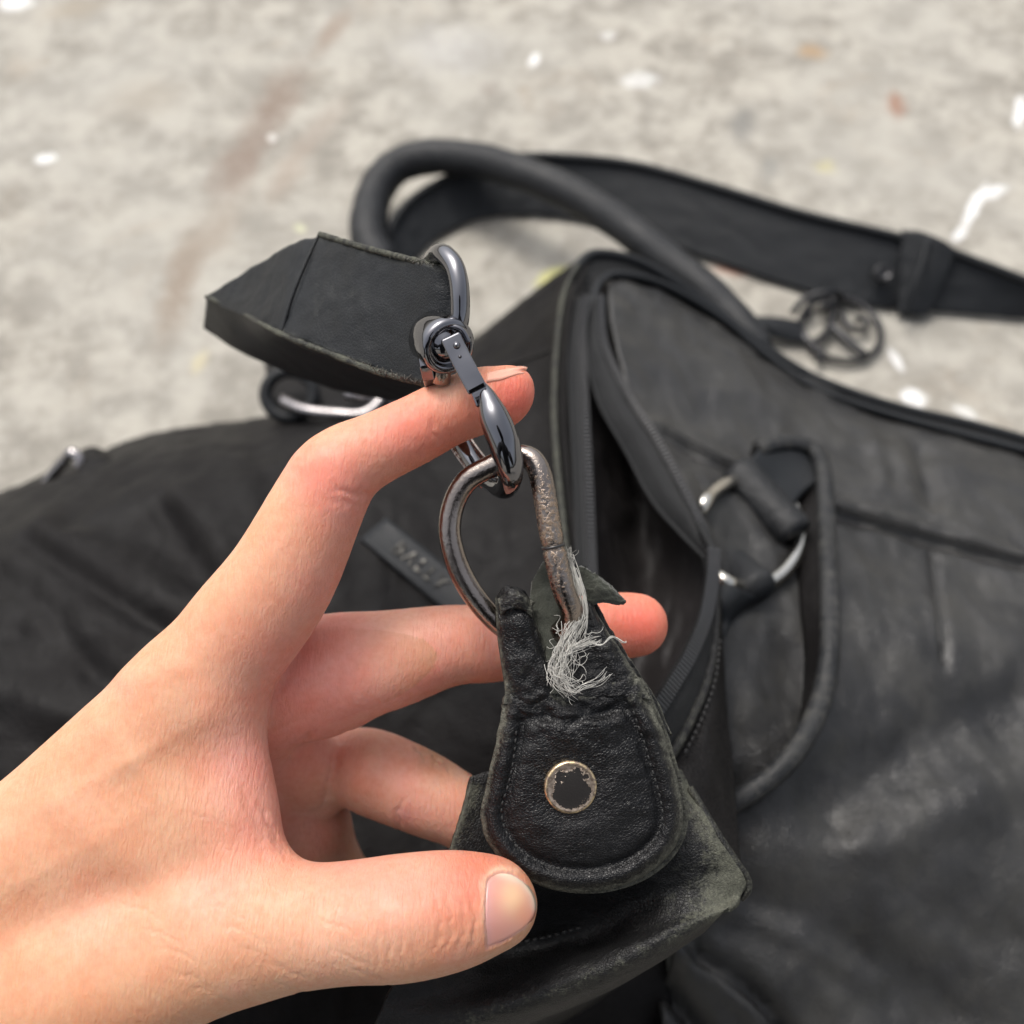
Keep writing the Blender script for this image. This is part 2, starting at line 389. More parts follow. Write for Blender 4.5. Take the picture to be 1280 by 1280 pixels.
# seam along the back half and its welt, coloured paler to draw in the highlight
sp = [(722,332,.089),(704,372,.0935),(695,450,.094),(693,520,.0945),(697,580,.0965),(705,660,.101),(716,740,.107),(730,800,.110)]
tube('seam_welt', catmull(Zs(sp), 60), .0011, M['gusset'], bag, 8, wear=np.full(60, .55))
tube('seam_welt', catmull(Zs([(a + 12, b, c + .0005) for a, b, c in sp]), 60), .0008, M['body'], bag, 8)
sp2 = [(606,466,.061),(650,452,.068),(690,437,.082)]
tube('seam_welt', catmull(Zs(sp2), 20), .0006, M['body'], bag, 8, wear=np.full(20, .9))

# lining seen through the gap
rows = [
 [(728,345,.086),(745,350,.07),(770,352,.082)],
 [(730,430,.088),(760,440,.072),(800,480,.085)],
 [(734,520,.090),(790,540,.068),(850,560,.09)],
 [(738,620,.094),(805,640,.068),(885,650,.1)],
 [(742,720,.10),(810,740,.075),(900,720,.11)],
 [(748,820,.106),(800,830,.085),(890,820,.115)],
 [(756,920,.11),(800,920,.095),(860,900,.13)],
 [(770,1010,.10),(800,1010,.08),(840,1000,.11)],
]
G = loft_grid(rows, 90, 50); G = wrinkle(G, 40, .004, (1, 1, 1), 3.1); G = wrinkle(G, 110, .0008, (1, 1, 1), 1.1)
sheet('lining', G, M['lining'], bag, .0006)

# front panel: band above the seam and the large panel below it
XB = [.0, .12, .3, .52, .75, 1.0]
rows = [
 [(768,338,.0),(830,350,.0),(905,392,.0),(1000,463,.0),(1130,510,.0),(1330,566,.0)],
 [(764,345,.084),(830,355,.07),(905,397,.055),(1000,467,.045),(1130,515,.04),(1330,572,.04)],
 [(764,400,.095),(830,420,.084),(920,460,.075),(1020,525,.066),(1150,570,.06),(1350,620,.056)],
 [(790,490,.100),(850,515,.092),(940,545,.084),(1040,595,.077),(1160,635,.07),(1350,690,.066)],
 [(830,560,.104),(880,580,.095),(960,610,.086),(1050,650,.080),(1160,683,.074),(1360,735,.07)],
 [(868,640,.110),(910,660,.100),(980,690,.092),(1065,730,.086),(1180,765,.08),(1370,810,.076)],
 [(890,730,.112),(925,760,.104),(990,790,.096),(1080,830,.09),(1190,860,.085),(1390,900,.08)],
 [(885,840,.108),(920,870,.102),(990,900,.095),(1090,930,.09),(1210,960,.085),(1410,990,.078)],
 [(870,960,.098),(915,980,.094),(1000,1010,.09),(1100,1040,.086),(1220,1060,.08),(1430,1090,.07)],
 [(850,1090,.085),(910,1110,.084),(1000,1130,.082),(1110,1150,.078),(1230,1170,.072),(1450,1200,.06)],
 [(835,1220,.072),(900,1240,.072),(1000,1260,.07),(1110,1280,.066),(1240,1300,.06),(1460,1330,.05)],
 [(820,1380,.05),(900,1400,.05),(1000,1410,.05),(1120,1430,.05),(1260,1440,.04),(1480,1460,.03)],
 [(810,1560,.0),(900,1580,.0),(1000,1580,.0),(1120,1600,.0),(1280,1600,.0),(1500,1600,.0)],
]
G = loft_grid(rows, 150, 120)
G = fold_push(G, [
 ([(822,538),(880,572),(955,606),(1050,646),(1160,677),(1280,708)],6,-.0030),
 ([(822,528),(880,561),(955,594),(1050,634),(1160,665),(1280,696)],9,.0018),
 ([(1166,690),(1172,760),(1178,830)],6,-.0022),([(1000,530),(1010,580)],18,-.002),([(1090,560),(1100,610)],10,.002),([(1150,570),(1165,630)],12,-.003),([(1120,560),(1135,620)],12,.002),
 ([(1060,820),(1180,780),(1280,800)],40,.003),([(1280,890),(1150,930),(1040,1000)],45,-.005),([(940,1140),(1060,1190),(1180,1260)],40,-.005),([(1200,1090),(1280,1120)],50,.003),
 ([(1080,1060),(1200,1010)],40,.003),([(870,1200),(930,1240),(990,1300)],14,-.008),([(840,1190),(900,1225),(960,1280)],12,.007),([(900,1130),(1000,1170),(1100,1230)],18,.003),
 ([(830,1230),(880,1290)],12,-.008),([(900,850),(930,980)],20,-.002)])
G = wrinkle(G, 22, .0030, (1, 1, 1), 5.0); G = wrinkle(G, 70, .0005, (1, 1, 1), 2.0)
X, Y, D = to_px(G.reshape(-1, 3))
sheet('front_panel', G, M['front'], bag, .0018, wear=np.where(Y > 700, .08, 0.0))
# double stitched seam of the band, dart
def stitches(name, C, n, L, rad, mat, parent, lift=.0004):
    C = even(np.asarray(C), n * 2 + 1); parts = []
    for i in range(n):
        a, b = C[2 * i], C[2 * i + 1]; m_ = (a + b) / 2 - FWD * lift
        parts.append(tube_geo(np.array([a, a * .5 + m_ * .5, m_, b * .5 + m_ * .5, b]), rad, 6))
    V, F = join(parts)
    return mesh_obj(name, V, F, mat, parent, kind='stuff')
def on_mesh(objs):
    dg = bpy.context.evaluated_depsgraph_get(); trees = []
    for o in objs:
        L = origin(o.parent); vs_ = [Vector(np.array(v.co) + L) for v in o.data.vertices]
        trees.append(BVHTree.FromPolygons(vs_, [tuple(p.vertices) for p in o.data.polygons]))
    def hit(px, py, lift=0.0, dflt=None):
        d = Vector(P(px, py, 1.0) - CAM); ln = d.length; d.normalize(); best = None
        for t in trees:
            h = t.ray_cast(Vector(CAM), d)
            if h[0] is not None and (best is None or h[3] < best): best = h[3]
        dep = (best / ln) if best is not None else (dflt if dflt is not None else to_px(Z(px, py, .07)[None])[2][0])
        return P(px, py, dep - lift)
    return hit
front = [o for o in bag.children if o.name.startswith('front_panel')][0]
back = [o for o in bag.children if o.name.startswith('back_panel')][0]
hf = on_mesh([front]); hb = on_mesh([back])
def line_on(hit, pts, n, lift=.0003):
    q = catmull(np.array([(a, b, 0) for a, b in pts], float), n)
    return np.array([hit(a, b, lift, .3) for a, b, _ in q])
for off in (-7, -1):
    stitches('seam_stitch', line_on(hf, [(830,538 + off),(880,566 + off),(955,600 + off),(1050,640 + off),(1160,671 + off),(1290,705 + off)], 120), 60, .6, .00045, M['stitch'], bag)
stitches('seam_stitch', line_on(hf, [(800,362),(870,395),(930,440),(1000,484),(1130,530),(1290,574)], 120), 60, .6, .00035, M['stitch'], bag)
tube('dart_seam', line_on(hf, [(1164,690),(1170,740),(1175,800),(1178,830)], 30, .0), .0006, M['stitch'], bag, 8)

# rim with zipper on the far edge
rim = [(716,348,.087),(728,326,.088),(750,317,.087),(800,328,.082),(870,370,.07),(930,415,.058),(1000,463,.05),(1060,489,.047),(1130,511,.045),(1220,532,.044),(1340,566,.043)]
tube('rim_piping', catmull(Zs(rim), 90), .0019, M['strap'], bag, 12)
rim2 = [(738,420,.092),(742,375,.091),(752,352,.090),(775,343,.088),(830,356,.08),(900,396,.068),(960,445,.06),(1020,485,.056),(1130,523,.053),(1340,578,.05)]
tube('rim_piping', catmull(Zs(rim2), 90), .0015, M['strap'], bag, 12)
rA, rB = catmull(Zs(rim), 90), catmull(Zs(rim2), 90)
mid_ = (rA + rB) / 2 - np.array((0, 0, .004))
sheet('zipper_tape', np.stack([catmull(np.stack([rA[i], mid_[i], rB[i]]), 8) for i in range(90)], 1), M['tape'], bag, .0008)
# zipper: back track
def teeth(name, C, n, size, parent, up=-FWD):
    C = even(np.asarray(C), n); T = np.gradient(C, axis=0); T /= np.linalg.norm(T, axis=1)[:, None]; parts = []
    for i in range(n):
        s = np.cross(T[i], up); s /= np.linalg.norm(s); k = np.cross(s, T[i]); a, b, c_ = size
        V = np.array([C[i] + T[i] * a * x / 2 + s * b * y / 2 + k * c_ * z_ / 2 for x in (-1, 1) for y in (-1, 1) for z_ in (-1, 1)])
        parts.append((V, [(0,1,3,2),(4,6,7,5),(0,4,5,1),(2,3,7,6),(0,2,6,4),(1,5,7,3)]))
    V, F = join(parts)
    return mesh_obj(name, V, F, M['teeth'], parent, smooth=False, kind='stuff')
bt = [(733,372,.0915),(728,420,.0925),(731,500,.094),(736,600,.0985),(740,700,.105),(744,780,.110),(750,860,.113)]
rows = [[(x - 18, y, z + .0005) for x, y, z in bt], [(x - 6, y, z + .0025) for x, y, z in bt], [(x + 2, y, z + .001) for x, y, z in bt]]
sheet('zipper_tape', loft_grid(rows, 12, 60), M['tape'], bag, .0006)
tC = catmull(Zs([(x, y, z + .003) for x, y, z in bt]), 80); teeth('zipper_teeth', tC, 95, (.0009, .0026, .0016), bag)
tube('zipper_cord', catmull(Zs([(x - 17, y, z + .001) for x, y, z in bt]), 60), .0008, M['tape'], bag, 8)

# zipper: front track, folded tape in the upper run and turned over in the lower run
T1 = [(752,372,.0925),(757,430,.098),(785,490,.103),(820,545,.107),(850,600,.111),(875,650,.1155),(890,700,.120)]
T1in = [(738,372,.090),(733,430,.094),(748,500,.0985),(783,565,.102),(815,625,.105),(852,668,.110),(886,702,.118)]
rows = [T1in, [((a[0] + b[0]) / 2, (a[1] + b[1]) / 2, (a[2] + b[2]) / 2 + .002) for a, b in zip(T1in, T1)], T1]
G = loft_grid(rows, 14, 70); sheet('zipper_tape', wrinkle(G, 120, .0006), M['tape'], bag, .0007)
teeth('zipper_teeth', catmull(Zs([(x - 1, y, z + .001) for x, y, z in T1]), 80), 80, (.0009, .0024, .0016), bag)
tube('tape_fold', catmull(Zs([(x, y, z + .0007) for x, y, z in T1in]), 60), .0007, M['tape'], bag, 8)
# lower run in depth coordinates; it climbs towards the held tab
T2 = [(890,690,.2735),(889,720,.268),(880,770,.258),(862,815,.247),(842,850,.239),(818,888,.230),(795,915,.224)]
T2o = [(893,690,.2745),(894,740,.269),(893,800,.259),(884,850,.249),(868,890,.241),(846,932,.232),(822,965,.226)]
rows = [T2, [((a[0] + b[0]) / 2, (a[1] + b[1]) / 2, (a[2] + b[2]) / 2 - .002) for a, b in zip(T2, T2o)], T2o]
G = loft_grid(rows, 16, 70, 'd'); sheet('zipper_tape', wrinkle(G, 200, .0004), M['tape'], bag, .0008)
teeth('zipper_teeth', catmull(Ps([(x + 1, y, d - .0012) for x, y, d in T2]), 80), 54, (.0009, .0034, .0024), bag)
tube('rim_piping', catmull(Ps([(x, y, d - .0006) for x, y, d in T2o]), 60), .0013, M['tab'], bag, 10, wear=np.linspace(.0, .5, 60))
tube('zipper_cord', catmull(Ps([(x + 1.5, y, d - .0004) for x, y, d in [(872,655,.2815)] + T2[:3]]), 40), .0011, M['tape'], bag, 8)

# leather end panel between the zipper and the held corner
rows = [
 [(880,690,.2775),(886,688,.2775),(893,694,.2780)],
 [(892,745,.2690),(898,750,.2690),(901,760,.2710)],
 [(892,800,.2595),(900,810,.2590),(905,820,.2640)],
 [(882,855,.2490),(896,870,.2480),(909,890,.2560)],
 [(862,905,.2395),(888,925,.2370),(915,950,.2460)],
 [(838,945,.2310),(880,975,.2270),(921,1015,.2330)],
 [(815,985,.2240),(870,1030,.2170),(926,1075,.2180)],
 [(800,1030,.2150),(860,1080,.2080),(931,1120,.2060)],
]
G = loft_grid(rows, 70, 40, 'd'); G = wrinkle(G, 60, .0012)
X, Y, D = to_px(G.reshape(-1, 3))
sheet('end_panel', G, M['body'], bag, .0015, wear=np.clip((Y - 1030) / 120, 0, .6))
stitches('seam_stitch', catmull(Ps([(900,800,.2585),(894,850,.2484),(876,900,.2384),(854,945,.2290)]), 60), 18, .6, .0003, M['stitch'], bag, .0002)

# leather patch with foil letters on the back half
ctr = hb(522, 707, .0012); du = hb(560, 738, .0012) - hb(485, 676, .0012); ex = du / np.linalg.norm(du)
dv = hb(515, 722, .0012) - hb(531, 694, .0012); ey = -(dv - ex * (dv @ ex)); ey /= np.linalg.norm(ey); ez = np.cross(ex, ey)
Lp, Wp = .052, .0112
pb = []
for i in range(21):
    for j in range(9):
        u, v = i / 20 - .5, j / 8 - .5
        edge = min(.5 - abs(u), (.5 - abs(v)) * .3)
        pb.append(ctr + ex * (u * Lp + .006) + ey * v * Wp + ez * (.0006 + .0008 * math.exp(-((edge - .02) / .018) ** 2)))
o = mesh_obj('name_patch', pb, [f for f in grid_faces(21, 9)], M['strap'], bag, wear=np.full(189, .18)); face_cam(o)
s_ = o.modifiers.new('thickness', 'SOLIDIFY'); s_.thickness = .0015; s_.offset = -1
from mathutils import Matrix
tc = bpy.data.curves.new('patch_lettering', 'FONT'); tc.body = 'BALLY'; tc.size = .0066; tc.align_x = 'CENTER'; tc.align_y = 'CENTER'; tc.extrude = .00006; tc.space_character = 1.25; tc.offset = .0001
to = bpy.data.objects.new('t', tc); col.objects.link(to); bpy.context.view_layer.update()
dg = bpy.context.evaluated_depsgraph_get(); tm = bpy.data.meshes.new_from_object(to.evaluated_get(dg)); bpy.data.objects.remove(to)
tv = np.array([v.co for v in tm.vertices]); tw = ctr + np.outer(tv[:, 0] + .001, ex) + np.outer(tv[:, 1], ey) + np.outer(tv[:, 2] + .0011, ez)
mesh_obj('patch_lettering', tw, [tuple(p.vertices) for p in tm.polygons], M['print'], o, smooth=False)

# front handle: strap standing on its edge, with the ring that carries it
th = np.linspace(0, 2 * math.pi, 24, endpoint=False)
RP = np.array([hf(935 + 67 * math.cos(a), 666 + 69 * math.sin(a), .0045) for a in th]); RP = (np.roll(RP, 1, 0) + RP + np.roll(RP, -1, 0)) / 3
ringo = tube('handle_ring', catmull(RP, 72, True), .0022, M['silver'], bag, 14, True)
def chape(name, a, b, r, ra=None):
    C = np.linspace(hf(*a), hf(*b), 16); rad = np.full(16, r); rad[0] *= .86; rad[-1] *= .86
    return tube(name, C, rad, M['handle'], bag, 20, wear=np.full(16, .12), flat=.75, up=tuple(-FWD))
chape('handle_loop', (918,586,.006), (996,668,.008), .0062)
chape('ring_loop', (868,672,.011), (950,738,.009), .0062)
G = loft_grid([[(865,700,.006),(885,715,.006),(905,728,.006)],[(880,735,.003),(900,745,.003),(925,755,.003)],[(900,775,.001),(912,780,.001),(925,784,.001)]] if False else
    [[tuple(hf(865,700,.006)),tuple(hf(905,725,.006)),tuple(hf(950,748,.006))],[tuple(hf(868,735,.002)),tuple(hf(895,752,.002)),tuple(hf(925,768,.002))],[tuple(hf(862,775,.001)),tuple(hf(880,785,.001)),tuple(hf(898,795,.001))]], 12, 16, world=True)
sheet('ring_loop_tail', G, M['strap'], bag, .0014)
hp = [(948,560),(985,552),(1018,562),(1030,590),(1033,640),(1036,700),(1038,760),(1037,820),(1025,880),(1000,930),(965,970),(915,1003),(870,1020)]
topC = catmull(np.array([tuple(hf(a, b, l)) for (a, b), l in zip(hp, (.012,.015,.016,.016,.015,.014,.014,.013,.012,.011,.010,.009,.006))]), 110)
botC = catmull(np.array([tuple(hf(a - o_, b + q, .0005)) for (a, b), o_, q in zip(hp, (4,6,14,34,40,40,38,32,24,12,6,0,-2), (20,20,18,6,4,2,2,2,6,6,4,2,2))]), 110)
rows_w = [topC, (topC * .6 + botC * .4), botC]
G = np.stack([catmull(np.stack([r[i] for r in rows_w]), 10) for i in range(110)], 1)
sheet('handle_strap', G, M['body'], bag, .0030)  # inner face widened and in darker leather to take in its shadow
inner = hp[1:4]
tube('handle_edge', topC - np.array((0, 0, .0002)), .0029, M['handle'], bag, 12, wear=.30 + .25 * rng.random(110), flat=.8, up=(0, 0, 1.0))
# flat end of the handle folding from the ring up to its strap
G = loft_grid([[tuple(hf(930,588,.012)),tuple(hf(955,556,.014)),tuple(hf(985,552,.015))],[tuple(hf(958,608,.010)),tuple(hf(985,585,.011)),tuple(hf(1012,572,.013))],[tuple(hf(985,640,.008)),tuple(hf(1005,615,.008)),tuple(hf(1028,598,.011))]], 16, 16, world=True)
sheet('handle_end', G, M['strap'], bag, .0024)

# ring tab at the far left corner and small ring further left
G = loft_grid([[(330,452,.028),(400,448,.03),(470,460,.03),(525,470,.03)],[(335,480,.04),(400,478,.042),(470,488,.042),(525,500,.04)],[(345,510,.045),(400,512,.047),(470,520,.047),(525,530,.045)],[(352,535,.04),(400,540,.045),(470,545,.045),(525,550,.045)]], 30, 30)
sheet('corner_tab', G, M['body'], bag, .002)
th = np.linspace(0, 2 * math.pi, 40, endpoint=False); ec = Z(362, 493, .05)
tube('eyelet', ec + .0095 * (np.cos(th)[:, None] * RGT + np.sin(th)[:, None] * UPV * .95), .0026, M['strap'], bag, 10, True, wear=np.full(40, .12))
tube('corner_ring', catmull(Zs([(352,500,.05),(380,512,.053),(420,517,.054),(455,517,.054),(476,500,.055),(478,485,.055)]), 40), .0021, M['grey_ring'], bag, 12)
tube('buckle_bar', catmull(Zs([(434,492,.052),(452,494,.053),(500,500,.053)]), 20), .0024, M['grey_ring'], bag, 12)
tube('corner_ring', catmull(Zs([(52,612,.03),(66,592,.036),(82,574,.042),(90,566,.045),(99,573,.044),(100,584,.042)]), 40), .0022, M['grey_ring'], bag, 12)
G = loft_grid([[(95,566,.04),(115,558,.04),(135,565,.04)],[(98,580,.044),(120,574,.046),(142,576,.045)],[(100,598,.046),(125,596,.048),(150,590,.048)]], 14, 14)
sheet('ring_loop', G, M['body'], bag, .002)

# ------------------------------------------------------------------ back handle (rolled leather tube) behind the zipper
C = catmull(Zs([(478,335,.016),(462,300,.018),(463,262,.019),(476,228,.021),(502,205,.023),(545,196,.026),(600,201,.032),(660,219,.037),(720,246,.039),(775,280,.040),(830,322,.041),(880,360,.043),(920,400,.044),(950,440,.042)]), 100)
tube('rolled_handle', C, np.linspace(.0096, .0070, 100) * (1 + .03 * np.sin(np.arange(100) * .9) * np.sin(np.arange(100) * .37)), M['handle'], bag, 22)

# ------------------------------------------------------------------ held end: worn corner, torn tab, D-ring
rows = [
 [(590,970,.1985),(640,955,.2005),(720,945,.2015),(800,950,.2015),(852,962,.2045)],
 [(577,1020,.1960),(640,1040,.1985),(720,1040,.1985),(810,1030,.1985),(872,1002,.2015)],
 [(563,1062,.1950),(640,1090,.1985),(720,1095,.1995),(820,1080,.1965),(896,1045,.1965)],
 [(545,1120,.1955),(640,1150,.2045),(730,1150,.2055),(835,1115,.1970),(931,1098,.1955)],
 [(520,1180,.1985),(625,1190,.2065),(725,1180,.2045),(830,1150,.1940),(927,1118,.1955)],
 [(490,1235,.1995),(610,1225,.2000),(722,1203,.1945),(822,1170,.1905),(908,1137,.1930)],
 [(470,1275,.1990),(600,1262,.1955),(725,1225,.1910),(822,1190,.1905),(893,1152,.1945)],
 [(460,1310,.2010),(600,1285,.1965),(735,1243,.1940),(820,1203,.1945),(880,1166,.1990)],
 [(455,1340,.2080),(600,1300,.2050),(738,1250,.2040),(815,1208,.2050),(870,1170,.2080)],
 [(455,1370,.2250),(600,1310,.2250),(735,1245,.2270),(805,1200,.2280),(860,1160,.2260)],
 [(450,1410,.2500),(600,1335,.2560),(738,1258,.2620),(806,1203,.2640),(858,1158,.2620)],
]
G = loft_grid(rows, 110, 110, 'd')
G = wrinkle(G, 110, .0006, (1, 1, 1), 4.0); G = wrinkle(G, 300, .00014)
X, Y, D = to_px(G.reshape(-1, 3))
def segd(X, Y, pts):
    best = np.full(len(X), 1e9)
    for (x0, y0), (x1, y1) in zip(pts[:-1], pts[1:]):
        dx, dy = x1 - x0, y1 - y0; t = np.clip(((X - x0) * dx + (Y - y0) * dy) / (dx * dx + dy * dy), 0, 1)
        best = np.minimum(best, np.hypot(X - x0 - t * dx, Y - y0 - t * dy))
    return best
wear = .95 * np.exp(-(segd(X, Y, [(868,985),(905,1045),(928,1092),(905,1120)]) / 30) ** 2) + .36 * np.exp(-(segd(X, Y, [(890,1140),(810,1190),(720,1232),(560,1285)]) / 15) ** 2) + .7 * np.exp(-(segd(X, Y, [(590,985),(562,1060)]) / 16) ** 2) + .35 * np.exp(-((X - 860) / 60) ** 2 - ((Y - 1110) / 50) ** 2)
sheet('held_corner', G, M['gusset'], bag, .0013, wear=np.clip(wear, 0, 1.05))
tube('corner_edge', catmull(Ps([(862,985,.2030),(895,1040,.1985),(921,1080,.1968),(933,1098,.1968),(934,1112,.1968),(926,1122,.1975)]), 30), .0009, M['gusset'], bag, 8, wear=np.full(30, .5))
stitches('seam_stitch', catmull(Ps([(600,1180,.2040),(660,1176,.2050),(730,1158,.2040)]), 30), 14, .5, .0003, M['stitch'], bag)

TABD = .1875
outline = [(632,862),(626,895),(619,930),(612,962),(606,990),(601,1012),(603,1035),(612,1058),(628,1078),(648,1094),(672,1106),(700,1113),(735,1115),(768,1110),(800,1098),(828,1078),(846,1054),(854,1028),(852,1000),(846,972),(838,945),(830,918),(818,890),(806,862),(795,846),(775,842),(758,856),(738,866),(722,864),(706,874),(690,862),(668,868),(650,866)]
def polar_tab(off, scale, fine=True):
    O = catmull(np.array([(a, b, 0) for a, b in outline], float), 260, True)[:, :2]
    if fine:
        jag = np.array([mnoise.noise(Vector((p[0] * .09, p[1] * .09, .3))) for p in O])
        top = ((O[:, 1] < 880)).astype(float)
        rad = O - np.array((722, 985)); O = O + rad / np.linalg.norm(rad, axis=1)[:, None] * (jag * (1.3 + 3.5 * top))[:, None]
    cen = np.array((716., 985.)); K = 44
    fr = np.linspace(0, 1, K) ** .8
    pts = cen + (O - cen)[None] * fr[:, None, None] * (scale)
    return O, cen, pts
def tab_depth(X, Y, O):
    # distance to the outline
    e = np.full(len(X), 1e9)
    for i in range(0, len(O)):
        a, b = O[i], O[(i + 1) % len(O)]; dx, dy = b - a
        t = np.clip(((X - a[0]) * dx + (Y - a[1]) * dy) / (dx * dx + dy * dy + 1e-9), 0, 1)
        e = np.minimum(e, np.hypot(X - a[0] - t * dx, Y - a[1] - t * dy))
    topf = 1 / (1 + np.exp((Y - 880) / 8.0))          # 1 in the torn neck
    rimh = 9 * (1 - np.exp(-(e / 6) ** 2)) - 9
    rimh += 5.5 * np.exp(-((e - 14) / 9) ** 2) * (1 - topf) - 6.5 * np.exp(-((e - 29) / 6.5) ** 2) * (1 - topf)
    r = np.hypot(X - 713, Y - 983)
    rimh += 10 * np.exp(-(r / 95) ** 2) - 9 * np.exp(-(r / 40) ** 2) + 3 * np.exp(-((r - 62) / 18) ** 2)
    rimh += 7 * np.exp(-((X - 745) / 60) ** 2 - ((Y - 905) / 16) ** 2) - 6 * np.exp(-((X - 735) / 50) ** 2 - ((Y - 885) / 9) ** 2)
    nz = np.array([mnoise.fractal(Vector((x * .035, y * .06, 2.0)), .8, 2.2, 4) for x, y in zip(X, Y)])
    rimh += nz * (1.6 + 4.5 * np.exp(-((Y - 880) / 45) ** 2))
    # gentle bend of the whole tab
    base = TABD + .0000085 * np.abs(X - 725) + .0015 * np.clip((Y - 985) / 130, -1, 1) * 0
    return base - rimh * .00013, e, topf
O, cen, pts = polar_tab(0, 1.0)
X, Y = pts[..., 0].ravel(), pts[..., 1].ravel(); dpt, e, topf = tab_depth(X, Y, O)
V = np.array([P(x, y, d) for x, y, d in zip(X, Y, dpt)])
K, n = pts.shape[:2]; F = grid_faces(K, n, 0, True)
rm = np.hypot(X - 713, Y - 983)
wr = .72 * np.exp(-(e / 7) ** 2) + .20 * np.exp(-(e / 22) ** 2) - .10 + .12 * np.exp(-((Y - 1085) / 22) ** 2) + .3 * np.exp(-((X - 700) / 25) ** 2 - ((Y - 866) / 8) ** 2) + .32 * np.exp(-((X - 800) / 30) ** 2 - ((Y - 880) / 26) ** 2)
wr += .22 * np.exp(-((X - 640) / 28) ** 2 - ((Y - 900) / 60) ** 2) * (X < 640)
tabo = mesh_obj('torn_tab', V, F, M['tab'], bag, wear=wr)
me = tabo.data; nn = np.zeros(len(me.polygons) * 3); me.polygons.foreach_get('normal', nn)
if nn.reshape(-1, 3).sum(0) @ (-FWD) < 0: me.flip_normals()
sm = tabo.modifiers.new('thickness', 'SOLIDIFY'); sm.thickness = .0022; sm.offset = -1
htab = on_mesh([tabo])
# second leather layer behind the tab
O2, c2, pts2 = polar_tab(0, 1.0, False)
q = pts2 + np.array((6, 2)) * np.linspace(0, 1, K)[:, None, None] ** 3
X, Y = q[..., 0].ravel(), q[..., 1].ravel()
V = np.array([P(x, y, TABD + .0034 + .0000085 * abs(x - 725)) for x, y in zip(X, Y)])
o = mesh_obj('tab_backing', V, F, M['tab'], bag, wear=np.tile(np.zeros(n), K) + np.repeat(np.linspace(0, 1, K) ** 6 * .8, n))
me = o.data; nn = np.zeros(len(me.polygons) * 3); me.polygons.foreach_get('normal', nn)
if nn.reshape(-1, 3).sum(0) @ (-FWD) < 0: me.flip_normals()
sm = o.modifiers.new('thickness', 'SOLIDIFY'); sm.thickness = .0016; sm.offset = -1
# stitch line in the groove
inn = []
for p in catmull(np.array([(a, b, 0) for a, b in outline[1:24]], float), 120)[:, :2]:
    v = np.array((718, 985)) - p; v /= np.linalg.norm(v); inn.append(p + v * 27)
stitches('tab_stitch', np.array([htab(a, b, -.00012, TABD) for a, b in inn]), 52, .6, .00022, M['stitch'], tabo, .00022)
# rivet
rc = P(713, 983, htab(713, 983, 0, TABD) @ np.zeros(3) + to_px(np.array([htab(713, 983, 0, TABD)]))[2][0]); px_ = S * TABD
nv = -FWD + RGT * .06
prof = [(-.001, 33 * px_), (.0004, 33.5 * px_), (.0008, 32.5 * px_), (.0010, 30.5 * px_), (.0009, 28.5 * px_), (.00085, 24 * px_), (.00095, 16 * px_), (.0010, 8 * px_), (.00102, .8 * px_)]
def rivet_mat():
    m = NT('flaked_rivet'); nn_ = m.noise(250, 5, .7); r = m.attr('wear')
    f = m.ramp(m.math('ADD', r, m.math('MULTIPLY', m.math('SUBTRACT', nn_, .5), 1.7)), .60, .66)
    gold = m.mix(m.ramp(r, .86, .98), (.60,.49,.39), (.72,.56,.33))
    gold = m.mix(m.ramp(m.noise(1500, 3), .4, .65), gold, (.34,.26,.20))
    return m.set(color=m.mix(f, (.013,.011,.010), gold), metal=m.ramp(f, 0, 1, .25, .9), rough=m.ramp(f, 0, 1, .6, .34), normal=m.bump(m.math('ADD', f, m.math('MULTIPLY', m.noise(2500, 3), .6)), .0001, .7))
V, F = lathe_geo(prof, rc, nv, 48)
rw = np.repeat(np.array([1, 1, 1, .97, .86, .62, .36, .18, 0.1]), 48)
rv = mesh_obj('rivet', V, F, rivet_mat(), tabo, wear=rw); 

# torn neck of the tab
def neck(name, rows, mat, m=40, n=24, thick=.0012, wr=(.0, .7), amp=.0008):
    G = loft_grid(rows, m, n, 'd'); G = wrinkle(G, 260, amp, (1, 1, 1), random.random() * 9); G = wrinkle(G, 700, amp * .4)
    t = np.abs(np.linspace(-1, 1, n)) ** 4
    wv = wr[0] + (wr[1] - wr[0]) * np.tile(t, m)
    return sheet(name, G, mat, tabo, thick, wear=wv)
neck('torn_neck', [[(619,748,.1900),(626,737,0.1883),(640,733,0.1881),(655,738,0.1883),(664,750,0.1892)],
      [(620,768,0.1889),(630,755,0.1872),(645,752,0.1868),(660,758,0.1874),(668,772,0.1889)],
      [(622,800,0.1886),(634,796,0.1868),(650,795,0.1862),(668,800,0.1871),(682,812,0.1889)],
      [(627,835,0.1886),(640,836,0.1869),(658,836,0.1867),(680,840,0.1872),(692,850,0.1888)],
      [(631,862,0.1884),(645,866,0.1873),(662,868,0.1873),(684,866,0.1876),(697,870,0.1886)],
      [(630,880,0.1884),(645,882,0.1879),(662,884,0.1879),(684,882,0.1879),(700,884,0.1886)]], M['tab'], wr=(.12, .85))
neck('neck_curl', [[(622,748,.1876),(634,738,.1866),(648,737,.1866),(660,746,.1874)],[(624,758,.1866),(636,748,.1852),(652,748,.1852),(664,758,.1864)],[(626,770,.1868),(638,762,.1858),(653,762,.1858),(666,772,.1868)]], M['tab'], 16, 16, .0016, (.3, .8))
neck('suede_flap', [[(664,728,.1935),(682,700,.1935),(700,704,.1935),(708,730,.1935)],[(662,762,.1918),(680,758,.1915),(696,760,.1915),(710,772,.1920)],[(672,806,.1900),(684,804,.1895),(696,806,.1896),(706,814,.1905)],[(684,840,.1888),(690,840,.1884),(697,842,.1884),(704,846,.1890)],[(688,868,.1880),(693,868,.1878),(698,868,.1878),(703,868,.1880)]], M['suede'], wr=(0, 0))
